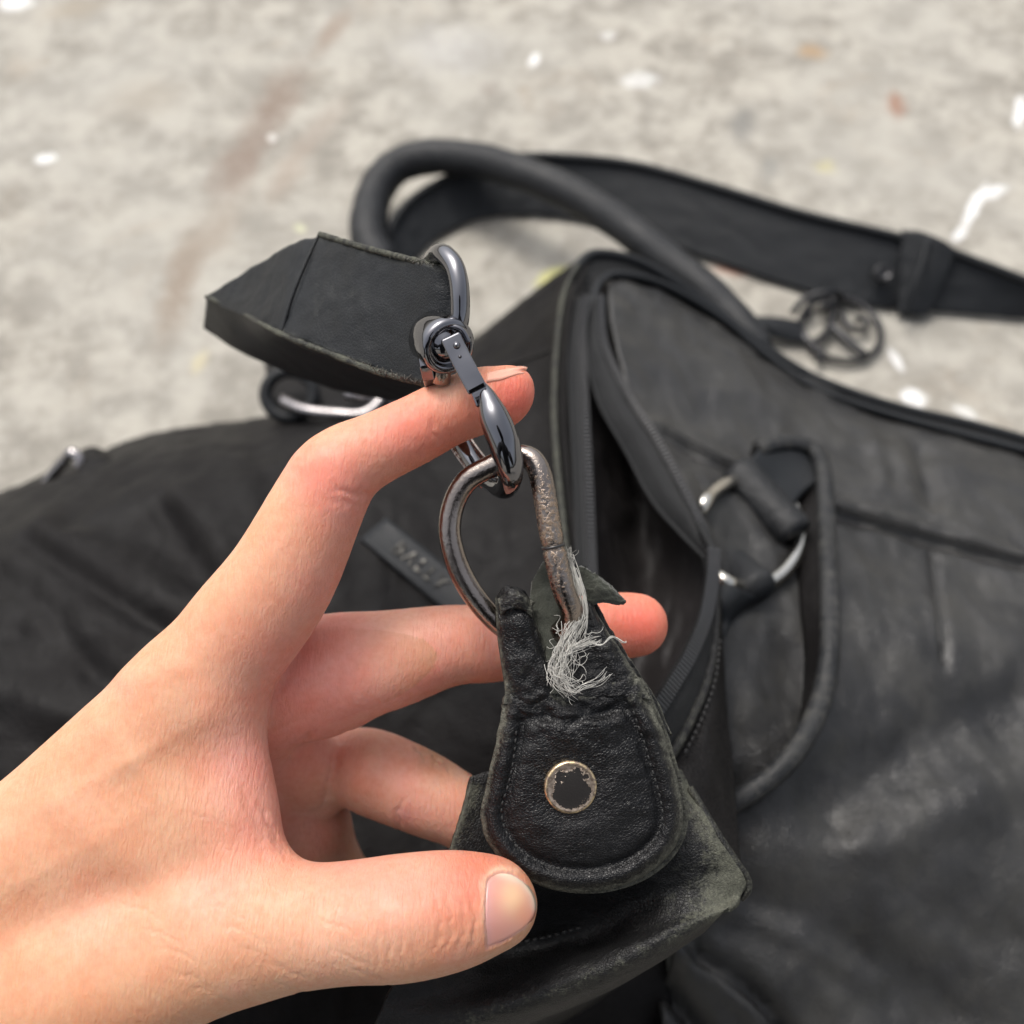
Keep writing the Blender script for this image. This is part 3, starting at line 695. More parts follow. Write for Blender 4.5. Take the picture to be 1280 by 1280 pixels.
neck('torn_flap', [[(722,706,.1900),(734,712,.1895),(744,716,.1895),(754,721,.1905)],[(728,728,.1900),(742,730,.1888),(756,731,.1890),(768,736,.1905)],[(732,748,.1905),(750,748,.1895),(766,750,.1895),(783,751,.1905)],[(733,762,.1915),(748,754,.1905),(760,753,.1905),(774,756,.1910)]], M['suede'], wr=(0, 0))
neck('torn_neck', [[(724,752,.1915),(730,748,.1908),(737,749,.1908),(742,757,.1920)],[(714,790,.1900),(728,786,0.1891),(748,786,0.1890),(763,794,.1905)],[(704,822,0.1892),(728,818,0.1885),(757,817,0.1883),(783,824,.1900)],[(698,850,0.1888),(730,846,0.1881),(768,843,0.1880),(800,850,0.1894)],[(698,882,0.1885),(735,876,0.1878),(775,870,0.1877),(814,876,0.1891)]], M['tab'], wr=(.1, .9))
neck('neck_backing', [[(735,750,.1935),(742,750,.1935),(748,760,.1940)],[(740,790,.1930),(756,788,.1930),(771,797,.1935)],[(770,830,.1925),(785,828,.1925),(797,838,.1930)],[(790,870,.1920),(808,868,.1920),(824,880,.1925)],[(805,910,.1920),(825,910,.1920),(840,920,.1925)]], M['tab'], wr=(.2, .9))

# frayed white threads
def fray(C, n, spread, rad, wob=3.0, taper=.6):
    parts = []
    C = np.array(C, float); N_ = 22
    for i in range(n):
        off = rng.normal(0, spread, 3); off[2] *= .000055 / 1
        a, b = sorted(rng.random(2)); a *= .35; b = 1 - (1 - b) * .3
        base = catmull(C, 60)[int(a * 59):max(int(b * 59), int(a * 59) + 12) + 1]
        base = even(base, N_)
        t = np.linspace(0, 1, N_); ph = rng.random(4) * 6.28; fr_ = rng.uniform(4, 11, 2)
        amp = wob * (.3 + t)
        x = base[:, 0] + off[0] * (.5 + t * .8) + amp * np.sin(fr_[0] * t + ph[0]) * .6
        y = base[:, 1] + off[1] * (.5 + t * .6) + amp * np.sin(fr_[1] * t + ph[1]) * .4
        d = base[:, 2] + off[2] + .00025 * np.sin(fr_[0] * t + ph[2])
        parts.append(tube_geo(Ps(np.stack([x, y, d], 1)), rad * (1 - taper * t), 5))
    return parts
tp = []
tp += fray([(712,692,.1882),(718,715,.1874),(726,745,.1866),(727,770,.1862),(720,790,.1858),(708,815,.1854)], 34, 5.5, .00008, 4)
tp += fray([(722,775,.1862),(708,800,.1856),(700,825,.1852),(698,850,.1848),(712,864,.1848)], 34, 7.5, .00008, 7)
tp += fray([(698,826,.1854),(714,812,.1850),(732,804,.1848),(750,797,.1848)], 28, 3.6, .00008, 3)
tp += fray([(700,840,.1854),(706,852,.1850),(716,866,.1846),(730,860,.1848),(750,852,.1850),(766,838,.1856)], 8, 3.5, .00008, 4)
tp += fray([(690,832,.1856),(698,850,.1850),(716,868,.1846)], 22, 7, .00008, 6)
tp += fray([(704,780,.1860),(712,815,.1852),(704,858,.1848)], 14, 8, .00007, 8)
for q_ in range(30):
    x_, y_ = rng.uniform(697, 738), rng.uniform(785, 858); a_ = rng.uniform(0, 6.28); L_q = rng.uniform(10, 30)
    tp += fray([(x_, y_, .1853), (x_ + L_q * .5 * math.cos(a_) + rng.normal(0, 4), y_ + L_q * .5 * math.sin(a_) + rng.normal(0, 4), .1846), (x_ + L_q * math.cos(a_), y_ + L_q * math.sin(a_), .1850)], 1, .5, .00008, 5)
tp += fray([(735,802,.1848),(752,806,.1846),(765,796,.1848),(780,803,.1850),(785,801,.1850)], 5, .6, .00009, 1, .3)
tp += fray([(712,715,.1878),(715,700,.1872),(713,694,.1870),(716,686,.1870)], 10, 3.0, .00007, 4)
V, F = join(tp); mesh_obj('frayed_thread', V, F, M['thread'], tabo, kind='stuff')

# D-ring
dr = [(664,574,.1848),(676,596,.1840),(684,640,.1838),(693,690,.1842),(704,735,.1850),(714,764,.1870),(708,783,.1895),(690,794,.1920),(660,796,.1930),(630,784,.1918),
      (598,752,.1902),(574,712,.1892),(562,668,.1884),(567,630,.1880),(584,601,.1874),(612,584,.1866),(642,571,.1856)]
C = catmull(Ps(dr), 170, True); t = np.linspace(0, 17, 170, endpoint=False)
wv = np.where((t > .6) & (t < 6.2), .62 * np.exp(-((t - 2.4) / 2.0) ** 2), 0)
rad = np.full(170, 14.6 * S * .186); k = int(170 * 3.0 / 17) - 2; rad[k] *= .86; rad[k + 1] *= .86
ring = tube('d_ring', C, rad, M['nickel'], bag, 20, True, wear=wv)
# the butt joint of the wire: a dark recessed cut
jc = C[k] * .5 + C[k + 1] * .5; jt = C[k + 2] - C[k - 1]; jt /= np.linalg.norm(jt)
tube('wire_joint', np.array([jc - jt * .00022, jc, jc + jt * .00022]), 15.0 * S * .186, M['teeth'], ring, 20)

# ------------------------------------------------------------------ shoulder strap and its snap hook
strap = thing('shoulder_strap', 'black leather shoulder strap looping over the concrete and ending in a gunmetal snap hook', 'strap', tuple(Z(900, 300, 0)))
# near end through the hook eye, twisted and folded back at the left
def two(top, bot, name, thick, mat=M['strap'], n=70, m=26, wedge=.25, conv=P, amp=.0004):
    tp_, bt_ = catmull(np.array([conv(*p) for p in top]), n), catmull(np.array([conv(*p) for p in bot]), n)
    s_ = np.linspace(0, 1, m)[:, None, None]
    G = tp_[None] * (1 - s_) + bt_[None] * s_
    G = wrinkle(G, 150, amp, (1, 1, 1), 2.2)
    ed = np.maximum(np.exp(-(np.linspace(0, 1, m) / .05) ** 2), np.exp(-((1 - np.linspace(0, 1, m)) / .05) ** 2))
    wv = wedge * np.repeat(ed, n)
    if name == 'strap_end':
        X, Y, D = to_px(G.reshape(-1, 3)); wv = wv + .34 * np.exp(-((X - 420) / 60) ** 2 - ((Y - 370) / 45) ** 2) + .12 * np.sin(X * .21) * np.sin(X * .083 + 1)
    return sheet(name, G, mat, strap, thick, wear=wv)
two([(570,339,.1855),(545,332,.1872),(500,322,.196),(450,309,.2055),(400,294,.2185)],[(552,484,.1880),(522,479,.1890),(470,463,.197),(410,440,.2055),(352,417,.2165)], 'strap_end', .0028, wedge=.75)
two([(400,296,.2262),(370,303,.232),(330,325,.242),(258,371,.262)],[(352,416,.2245),(345,414,.226),(325,404,.234),(258,374,.262)], 'strap_twist', .0026, wedge=.3)
two([(258,372,.2625),(300,392,.248),(350,420,.230),(430,452,.222),(540,480,.214)],[(254,410,.288),(290,434,.281),(345,460,.272),(430,490,.266),(530,506,.258)], 'strap_return', .0026, wedge=.2)
tube('strap_crease', catmull(Ps([(399,293,.2192),(387,318,.2186),(366,368,.2178),(351,417,.2172)]), 30), np.linspace(.0003, .0006, 30), M['strap'], strap, 10)
for q_ in ([(258,371,.2612),(300,390,.2470),(350,417,.2165),(410,441,.2052),(470,464,.1966),(545,484,.1884)], [(400,293,.2185),(450,308,.2052),(500,321,.1957),(560,336,.1860)]):
    tube('strap_edge', catmull(Ps(q_), 60), .00055 + .0002 * rng.random(60), M['gusset'], strap, 8, wear=.45 + .35 * rng.random(60))
# fringe of worn stitches along both edges
def fringe(name, pts, n, ln, d):
    C = even(catmull(Ps(pts), 80), n); parts = []
    for p in C:
        a = p + rng.normal(0, .0002, 3); b = a + (UPV * d + RGT * rng.normal(0, .4)) * ln * rng.uniform(.5, 1.3) - FWD * rng.uniform(0, .0007)
        parts.append(tube_geo(np.linspace(a, b, 3), .0001, 4))
    V, F = join(parts); mesh_obj(name, V, F, M['fringe'], strap, kind='stuff')
fringe('edge_fringe', [(540,329,.1868),(500,320,.195),(450,307,.208),(405,294,.222)], 90, .0007, -.9)
fringe('edge_fringe', [(532,480,.1876),(500,474,.1905),(455,458,.199),(410,438,.207)], 90, .0009, .8)
# far run of the strap
top = [(478,330,.012),(486,290,.014),(512,252,.016),(560,222,.018),(640,197,.020),(720,197,.022),(800,207,.023),(900,235,.024),(1000,266,.024),(1100,290,.024),(1170,308,.022),(1230,330,.020),(1340,372,.016)]
bot = [(510,335,.003),(522,320,.003),(548,296,.003),(590,276,.003),(640,268,.003),(710,272,.003),(790,292,.003),(880,322,.003),(970,352,.003),(1060,378,.003),(1130,386,.003),(1210,393,.003),(1340,404,.003)]
two(top, bot, 'strap_length', .0034, n=140, m=20, wedge=.05, conv=Z)
tc_ = catmull(Zs([(a, b, c + .0008) for a, b, c in top]), 120); tube('strap_edge', tc_, .0020, M['strap'], strap, 10, wear=np.full(120, .12))
o = two([(1128,287,.0275),(1150,289,.0285),(1175,298,.0285),(1196,312,.026)],[(1122,392,.004),(1133,392,.005),(1148,394,.005),(1160,395,.004)], 'strap_keeper', .003, n=24, conv=Z, wedge=.1)
tube('keeper_edge', catmull(Zs([(1160,298,.029),(1152,330,.024),(1142,360,.018),(1134,392,.009)]), 24), .0012, M['strap'], strap, 8)
sr = Z(1104, 342, .0165); V, F = lathe_geo([(-.001,.0046),(.0008,.0046),(.0014,.0040),(.0015,.0030),(.0008,.0025),(.0008,.0002)], sr, (0, -.45, .9), 28)
mesh_obj('strap_snap', V, F, M['dull'], strap, wear=np.full(len(V), .2))

# swivel snap hook
px = S * .182
eye = [(552,428,.1835),(572,408,.1815),(575,370,.1803),(569,335,.1808),(554,317,.1840),(541,324,.1915),(535,352,.1980),(536,400,.1975),(543,424,.1890)]
C = catmull(Ps(eye), 90, True)
hook = tube('snap_hook', C, 12.3 * px, M['gun'], strap, 20, True)
# drum of the swivel, open towards the viewer, with the lever hinged over its bore
f_c, b_c = P(562, 434, .1802), P(536, 417, .1870); axis = f_c - b_c; axis /= np.linalg.norm(axis)
V, F = lathe_geo([(.0007, .5 * px), (.0005, 9 * px), (-.0001, 16 * px), (-.0010, 21 * px), (-.0011, 22.5 * px), (-.0006, 24 * px), (-.0001, 25.5 * px), (.0003, 28 * px), (.0003, 31 * px), (-.0001, 34.5 * px), (-.0006, 36 * px), (-.0018, 36.5 * px), (-.0066, 35 * px), (-.0074, 32 * px), (-.0078, 26 * px), (-.0078, .5 * px)], f_c, axis, 56)
mesh_obj('swivel_drum', V, F, M['gun'], hook, wear=np.zeros(len(V)))
tube('swivel_collar', catmull(Ps([(541,431,.1800),(549,415,.1793),(562,408,.1790),(577,413,.1790),(586,428,.1794)]), 40), 4.0 * px, M['gun'], hook, 14)
axn = P(552, 470, .186) - P(556, 405, .1815); axn /= np.linalg.norm(axn)
V, F = lathe_geo([(-10 * px, 9 * px), (-8 * px, 12 * px), (10 * px, 12 * px), (20 * px, 10.5 * px), (26 * px, 6 * px), (28 * px, 1 * px)], P(552, 470, .1850), -axn, 24)
mesh_obj('spring_pin', V, F, M['nickel'], hook, wear=np.zeros(len(V)))
# lever
V, F = bar_geo(catmull(Ps([(531,446,.1835),(534,462,.1838),(539,478,.1900),(545,505,.1985)]), 6), np.full(6, 16 * px), np.full(6, 24 * px), -FWD)
bevel(mesh_obj('yoke_arm', V, F, M['gun'], hook, smooth=False), .0006, 3)
L_ = catmull(Ps([(563,421,.1781),(570,436,.1780),(582,460,.1778),(594,482,.1776),(597,488,.1777)]), 6)
V, F = bar_geo(L_, np.linspace(25, 25, 6) * px, np.linspace(15, 17, 6) * px, -FWD)
bevel(mesh_obj('lever', V, F, M['gun'], hook, smooth=False), .0005, 3)
for (a, b, r) in ((570, 432, 4.5), (574, 446, 2.2)):
    V, F = lathe_geo([(-.0004, r * px), (.0003, r * px), (.0007, r * .7 * px), (.0009, .1 * px)], P(a + 1, b, .1770), -FWD, 16)
    mesh_obj('lever_stud', V, F, M['gun'], hook, wear=np.zeros(len(V)))
V, F = bar_geo(catmull(Ps([(594,480,.1780),(598,488,.1778),(602,498,.1778),(605,506,.178)]), 10), np.full(10, 20 * px), np.full(10, 14 * px), -FWD)
bevel(mesh_obj('hinge_block', V, F, M['gun'], hook, smooth=False), .0004, 2)
# the hook arch itself: comes down in front of the finger, round under the D-ring and back up behind it
hk = [(602,484,.1788),(610,500,.1777),(619,524,.1768),(630,554,.1772),(637,582,.1786),(637,601,.1818),(630,610,.1868),(617,604,.1925),(600,590,.1975),(584,566,.2010),(566,530,.2020),(553,500,.2010),(546,474,.1970),(545,448,.1890)]
rd = np.array([8, 13, 18.5, 19.5, 17, 15, 14.5, 14, 13, 12, 11, 10, 10, 10]) * px
q4 = catmull(np.concatenate([Ps(hk), rd[:, None]], 1), 120)
tube('hook_arch', q4[:, :3], np.maximum(q4[:, 3], 4 * px), M['gun'], hook, 22)
V, F = bar_geo(catmull(Ps([(612,600,.1960),(598,584,.1985),(580,560,.2015),(565,535,.2030)]), 16), np.full(16, 34 * px), np.full(16, 10 * px), -FWD)
bevel(mesh_obj('hook_gate', V, F, M['nickel'], hook, smooth=False), .0004, 2)

# ------------------------------------------------------------------ openwork charm on the ground
charm = thing('metal_charm', 'round openwork dark metal charm lying on the concrete just below the strap', 'charm', tuple(Z(1050, 410, 0)))
th = np.linspace(0, 2 * math.pi, 56, endpoint=False)
cc = Z(1051, 411, .0045); rx = 48 * S * .49
tube('charm_rim', cc + np.stack([rx * np.cos(th), rx * 1.02 * np.sin(th), .001 * np.sin(th)], 1), .0015, M['dull'], charm, 12, True)
def spoke(name, pts, r=.0015): r *= .85; tube(name, catmull(Zs([(a, b, .0048) for a, b in pts]), 24), r, M['dull'], charm, 10)
spoke('charm_spoke', [(1040,366),(1041,388),(1038,408)], .0024); spoke('charm_spoke', [(1038,406),(1058,425),(1082,444)], .0022); spoke('charm_spoke', [(1040,404),(1030,420),(1015,430)], .0022)
spoke('charm_spoke', [(1003,410),(1012,428),(1028,440),(1022,452)], .0016)
spoke('charm_scroll', [(1052,385),(1056,400),(1066,411),(1078,412),(1084,404),(1078,398),(1070,402)], .0017)
spoke('charm_scroll', [(1010,398),(1012,378),(1026,372),(1030,388)], .0016)
G = loft_grid([[(912,402,.010),(940,396,.010),(970,396,.009),(1004,402,.006)],[(912,410,.009),(940,406,.010),(970,408,.009),(1004,414,.006)],[(912,418,.006),(940,414,.006),(970,422,.006),(1006,428,.004)]], 12, 24)
o = sheet('charm_tongue', G, M['strap'], charm, .002)
tube('charm_link', catmull(Zs([(990,392,.007),(1008,372,.012),(1036,366,.014),(1052,372,.008),(1030,385,.006)]), 30), .0016, M['dull'], charm, 10)

# ------------------------------------------------------------------ the hand
def cam3(px_, py_, d): return np.array(((px_ - 640) * S * d, (640 - py_) * S * d, d))
H = .0007
lo = np.array((-.155, -.125, .160)); hi = np.array((.042, .036, .268))
dims = np.ceil((hi - lo) / H).astype(int) + 1
ax_ = [lo[i] + H * np.arange(dims[i], dtype=np.float32) for i in range(3)]
BIG = np.float32(.03)
def smin(a, b, k):
    h = np.clip(.5 + .5 * (b - a) / k, 0, 1)
    return b * (1 - h) + a * h - k * h * (1 - h)
def box(pmin, pmax, pad):
    s_ = [slice(max(0, int((pmin[i] - pad - lo[i]) / H)), max(0, min(dims[i], int((pmax[i] + pad - lo[i]) / H) + 2))) for i in range(3)]
    X = ax_[0][s_[0]][:, None, None]; Y = ax_[1][s_[1]][None, :, None]; Zc = ax_[2][s_[2]][None, None, :]
    return tuple(s_), X, Y, Zc
def chain(pts, sub=4, pad=.008):
    q = np.array([list(cam3(*p[:3])) + [p[3] * S * p[2]] for p in pts]); q = catmull(q, (len(pts) - 1) * sub + 1)
    Fd = np.full(dims, BIG, np.float32)
    for a, b in zip(q[:-1], q[1:]):
        r = max(a[3], b[3]); sl, X, Y, Zc = box(np.minimum(a[:3], b[:3]) - r, np.maximum(a[:3], b[:3]) + r, pad)
        v = (b - a)[:3]; L2 = float(v @ v) + 1e-12
        t = np.clip(((X - a[0]) * v[0] + (Y - a[1]) * v[1] + (Zc - a[2]) * v[2]) / L2, 0, 1).astype(np.float32)
        d = np.sqrt((X - a[0] - t * v[0]) ** 2 + (Y - a[1] - t * v[1]) ** 2 + (Zc - a[2] - t * v[2]) ** 2) - (a[3] + (b[3] - a[3]) * t)
        Fd[sl] = np.minimum(Fd[sl], d)
    return Fd
def tri(a, b, c, rpx):
    A, B, Cc = cam3(*a), cam3(*b), cam3(*c); r = rpx * S * np.mean([a[2], b[2], c[2]])
    Fd = np.full(dims, BIG, np.float32)
    sl, X, Y, Zc = box(np.minimum(np.minimum(A, B), Cc) - r, np.maximum(np.maximum(A, B), Cc) + r, .010)
    def dot(u, v): return u[0] * v[0] + u[1] * v[1] + u[2] * v[2]
    n = np.cross(B - A, A - Cc); out = None; ins = None; sg = 0
    for p0, p1 in ((A, B), (B, Cc), (Cc, A)):
        e = p1 - p0; w_ = (X - p0[0], Y - p0[1], Zc - p0[2]); t = np.clip(dot(w_, e) / (e @ e), 0, 1)
        dd = (w_[0] - t * e[0]) ** 2 + (w_[1] - t * e[1]) ** 2 + (w_[2] - t * e[2]) ** 2
        out = dd if out is None else np.minimum(out, dd)
        sg = sg + np.sign(dot(w_, np.cross(e, n)))
    pl = dot((X - A[0], Y - A[1], Zc - A[2]), n) ** 2 / (n @ n)
    Fd[sl] = np.sqrt(np.where(np.abs(sg) >= 2.9, pl, out)) - r
    return Fd
IM, MM, RM, LM = (238,880,.1915), (322,868,.208), (356,950,.226), (380,1030,.238)
TM, CM = (305,1166,.183), (40,1225,.189)
WR, WM, WU = (-80,1166,.191), (-60,1190,.208), (-40,1225,.228)
near = tri(IM, WR, CM, 74)
for tr_, k in ((((264,872,.1915), (312,1150,.1835), (150,1000,.187), 58), .005), ((IM, WR, WM, 72), .007), ((CM, TM, (270,1020,.205), 52), .008)):
    near = smin(near, tri(*tr_), k)
near = smin(near, chain([(40,1200,.196,100),(-120,1240,.205,118),(-420,1380,.205,120)], 3), .012)
thumb = chain([(-20,1262,.189,104),(80,1240,.185,104),(200,1200,.1815,92),(300,1168,.180,80),(420,1154,.1800,73),(500,1147,.1808,76),(560,1138,.1822,72),(606,1130,.1840,60),(618,1131,.1845,54)])
near = smin(near, chain([(-60,1120,.189,60),(110,1072,.1868,58),(235,1020,.1866,50)], 3), .012)
near = smin(near, thumb, .007)
far_ = tri((226,884,.1945), MM, WM, 56)
for tr_, k in (((MM, RM, WU, 58), .003), ((MM, WM, WU, 60), .003), ((RM, LM, WU, 55), .003), ((CM, WU, (300,1050,.222), 50), .006)):
    far_ = smin(far_, tri(*tr_), k)
index = chain([(232,876,.1912,70),(300,792,.1905,73),(352,722,.1895,68),(397,632,.1888,59),(416,598,.1886,55),(437,578,.1886,50.5),(470,561,.189,45.5),(520,537,.1895,43.5),(560,516,.190,42),(600,501,.1905,42),(622,498,.191,40),(634,491,.1908,35),(642,483,.1905,26)])
middle = chain([(330,862,.2065,72),(405,838,.2065,70),(480,826,.2075,63),(560,807,.2092,51),(620,804,.211,48),(720,791,.213,45),(770,783,.2138,42.5),(795,781,.214,40)])
ringf = chain([(430,955,.2345,44),(452,960,.2260,50),(468,966,.2225,53),(488,974,.2215,53),(530,992,.220,51),(585,1020,.220,44),(650,1062,.221,42),(700,1090,.222,38)])
little = chain([(382,1030,.238,50),(425,1115,.246,47),(500,1165,.251,43),(560,1175,.251,38)])
near = smin(near, index, .005)
for pad in ([(345,872,.2075,46),(392,872,.2095,50),(425,868,.210,44)], [(352,925,.2175,46),(388,962,.2225,44),(404,985,.2265,36)], [(370,1000,.2300,44),(388,1030,.2320,42),(380,1065,.2330,40)]):
    far_ = smin(far_, chain(pad, 3), .0016)
far_ = np.minimum(np.minimum(smin(far_, middle, .005), smin(far_, ringf, .0010)), smin(far_, little, .004))
body = smin(near, far_, .0008)
del near, far_, thumb, index, middle, ringf, little
def surface_nets(Fd):
    ins = Fd < 0; nx, ny, nz = Fd.shape; c = (nx - 1, ny - 1, nz - 1)
    cnt = np.zeros(c, np.uint8); acc = np.zeros((3,) + c, np.float32)
    def sub(A, o): return A[o[0]:o[0] + c[0], o[1]:o[1] + c[1], o[2]:o[2] + c[2]]
    for a in range(3):
        b1, b2 = [i for i in range(3) if i != a]
        for u in (0, 1):
            for v in (0, 1):
                o0 = [0, 0, 0]; o0[b1] = u; o0[b2] = v; o1 = list(o0); o1[a] = 1
                f0, f1 = sub(Fd, o0), sub(Fd, o1); cr = sub(ins, o0) != sub(ins, o1)
                t = np.where(cr, f0 / np.where(cr, f0 - f1, 1), 0)
                cnt += cr
                acc[a] += t; acc[b1] += cr * np.float32(u); acc[b2] += cr * np.float32(v)
    act = cnt > 0; idx = np.full(c, -1, np.int64); ii = np.argwhere(act); idx[act] = np.arange(len(ii))
    V = (ii + (acc[:, act] / cnt[act]).T) * H + lo
    faces = []
    for a in range(3):
        b1, b2 = (a + 1) % 3, (a + 2) % 3
        s0 = [slice(0, None)] * 3; s1 = [slice(0, None)] * 3; s0[a] = slice(0, -1); s1[a] = slice(1, None)
        cr = ins[tuple(s0)] != ins[tuple(s1)]; e = np.argwhere(cr)
        ok = (e[:, b1] > 0) & (e[:, b2] > 0) & (e[:, b1] < c[b1]) & (e[:, b2] < c[b2]); e = e[ok]
        fl = ins[tuple(s0)][tuple(e.T)]
        def at(d1, d2):
            g_ = e.copy(); g_[:, b1] += d1; g_[:, b2] += d2; return idx[tuple(g_.T)]
        q = np.stack([at(-1, -1), at(0, -1), at(0, 0), at(-1, 0)], 1); q[~fl] = q[~fl][:, ::-1]
        faces.append(q)
    return V, np.vstack(faces)
V, Fq = surface_nets(body); del body
def vnormals(V, Fq):
    n = np.cross(V[Fq[:, 2]] - V[Fq[:, 0]], V[Fq[:, 3]] - V[Fq[:, 1]]); N = np.zeros_like(V)
    for j in range(4): np.add.at(N, Fq[:, j], n)
    return N / (np.linalg.norm(N, axis=1)[:, None] + 1e-12)
def lap(V, Fq, it, lam):
    A = np.concatenate([Fq[:, [0, 1]], Fq[:, [1, 2]], Fq[:, [2, 3]], Fq[:, [3, 0]]]); A = np.concatenate([A, A[:, ::-1]])
    deg = np.bincount(A[:, 0], minlength=len(V))[:, None]
    for _ in range(it):
        Sx = np.stack([np.bincount(A[:, 0], V[A[:, 1], j], len(V)) for j in range(3)], 1)
        V = V + lam * (Sx / deg - V)
    return V
V = lap(V, Fq, 6, .5)
# one level of subdivision (midpoints), then smooth again
E = np.sort(np.concatenate([Fq[:, [0, 1]], Fq[:, [1, 2]], Fq[:, [2, 3]], Fq[:, [3, 0]]]), 1)
ue, inv = np.unique(E, axis=0, return_inverse=True); inv = inv.reshape(-1); nf = len(Fq); nv_ = len(V)
em = (V[ue[:, 0]] + V[ue[:, 1]]) / 2; fc = V[Fq].mean(1)
e0, e1_, e2, e3 = [nv_ + inv[i * nf:(i + 1) * nf] for i in range(4)]; f_ = nv_ + len(ue) + np.arange(nf)
V = np.vstack([V, em, fc])
Fq = np.vstack([np.stack([Fq[:, 0], e0, f_, e3], 1), np.stack([Fq[:, 1], e1_, f_, e0], 1), np.stack([Fq[:, 2], e2, f_, e1_], 1), np.stack([Fq[:, 3], e3, f_, e2], 1)])
V = lap(V, Fq, 3, .5)
hx, hy, hd = 640 + V[:, 0] / V[:, 2] / S, 640 - V[:, 1] / V[:, 2] / S, V[:, 2]
Nn = vnormals(V, Fq); front_f = np.clip(-Nn[:, 2] * 1.6 + .35, 0, 1)
disp = np.zeros(len(V))
wx = hx + 1.6 * np.sin(hx * .13 + hy * .21) + 1.1 * np.sin(hx * .41 - hy * .33 + 1.3); wy = hy + 1.6 * np.sin(hx * .19 - hy * .14 + .7) + 1.1 * np.sin(hx * .37 + hy * .45)
def crease(pts, wpx, mm, d0=0, d1=1, rim=.0, facing=True):
    global disp
    ds = segd(wx, wy, pts); ok = ((hd > d0) & (hd < d1)) * (front_f if facing else 1)
    p0, p1 = np.array(pts[0], float), np.array(pts[-1], float); L = p1 - p0
    s_ = np.clip(((wx - p0[0]) * L[0] + (wy - p0[1]) * L[1]) / (L @ L), -.2, 1.2)
    ok = ok * np.clip(1.15 - np.abs(2 * s_ - 1) ** 3, 0, 1)
    disp -= ok * mm * .001 * np.exp(-(ds / wpx) ** 2); disp += ok * rim * .001 * np.exp(-((ds - wpx * 2.3) / wpx) ** 2)
# index finger joint folds
for k_, (a, b) in enumerate((((535,520),(552,562)),((545,512),(562,556)),((415,612),(470,622)),((408,624),(462,634)))):
    crease([a, b], 4.5, .24 if k_ % 2 == 0 else .13, .18, .2, .03)
crease([(392,560),(372,580),(368,600)], 6, .22, .18, .2)
# base of index and palm fold
crease([(335,880),(345,870),(360,850)], 5, .4, .17, .2); crease([(322,1000),(346,1050),(364,1080)], 4, .3, .17, .2, .05); crease([(300,985),(335,1050)], 7, .25, .17, .2, .05)
for q_ in range(6): crease([(225 + q_ * 9, 1012 + q_ * 9),(290 + q_ * 5, 1034 + q_ * 8),(345, 1064 + q_ * 4)], 2.4, .12, .16, .2)
crease([(438,906),(420,945),(411,975),(403,1010),(385,1020),(372,1010)], 4, .35, .205, .26, .1)
crease([(425,880),(395,905),(370,940),(350,965)], 4, .4, .2, .25, .1)
# ring finger: crease and knuckle wrinkles
crease([(507,996),(497,1014),(499,1040)], 3, .22, .2, .24, .1)
for q_ in ([(515,928),(530,942),(528,955)],[(528,934),(545,948),(545,960)],[(540,945),(560,956),(562,966)]): crease(q_, 3.0, .3, .2, .24, .14)
# thumb: joint lines and cross wrinkles at its base
for x_ in (548, 562, 578, 592): crease([(x_ - 8, 1108),(x_ + 2, 1140),(x_ + 1, 1172),(x_ - 10, 1196)], 2.6, .17, .16, .19, .03)
for x_ in (470, 484, 500, 516): crease([(x_, 1170),(x_ + 3, 1212)], 3, .16, .16, .19)
for i in range(14):
    x_, y_ = 150 + i * 22 + rng.normal(0, 6), 1130 + (i % 5) * 26 + rng.normal(0, 6); crease([(x_, y_),(x_ + 30, y_ + 10),(x_ + 60, y_ + 26)], 2.2, .13, .15, .2)
# nail bed of the thumb
nail_out = [(607,1102),(613,1094),(624,1089),(640,1091),(655,1101),(667,1117),(671,1134),(667,1148),(654,1163),(634,1175),(616,1183),(606,1187),(605,1160),(605,1130)]
def inside(X, Y, poly):
    r = np.zeros(len(X), bool); n = len(poly)
    for i in range(n):
        (x0, y0), (x1, y1) = poly[i], poly[(i + 1) % n]
        if y0 == y1: continue
        c_ = ((Y < y0) != (Y < y1)) & (X < (x1 - x0) * (Y - y0) / (y1 - y0) + x0); r ^= c_
    return r
ins_n = inside(hx, hy, nail_out) & (hd < .19) & (Nn[:, 2] < .1); dn = segd(hx, hy, nail_out + nail_out[:1])
disp -= np.where(ins_n, .00035 * (1 - np.exp(-(dn / 6) ** 2)), 0)
disp += np.where(~ins_n & (hd < .186) & (Nn[:, 2] < 0) & (hx < 640), .00025 * np.exp(-(dn / 8) ** 2), 0)
# soft unevenness: tendons, veins
for i in np.flatnonzero(front_f > 0):
    pass
bumps = [((60,1010),(200,930),9,.12),((20,1110),(190,1010),10,.10),((30,1200),(230,1140),26,.35),((165,850),(215,830),20,.5),((376,575),(392,562),14,.35),((470,1150),(530,1140),30,.35),((120,900),(220,1010),16,.25),((60,1000),(170,1090),22,.3),((150,960),(260,890),18,.25)]
for (a, b, wd, mm) in bumps: disp += (hd < .2) * front_f * mm * .001 * np.exp(-(segd(hx, hy, [a, b]) / wd) ** 2)
V = V + Nn * disp[:, None]
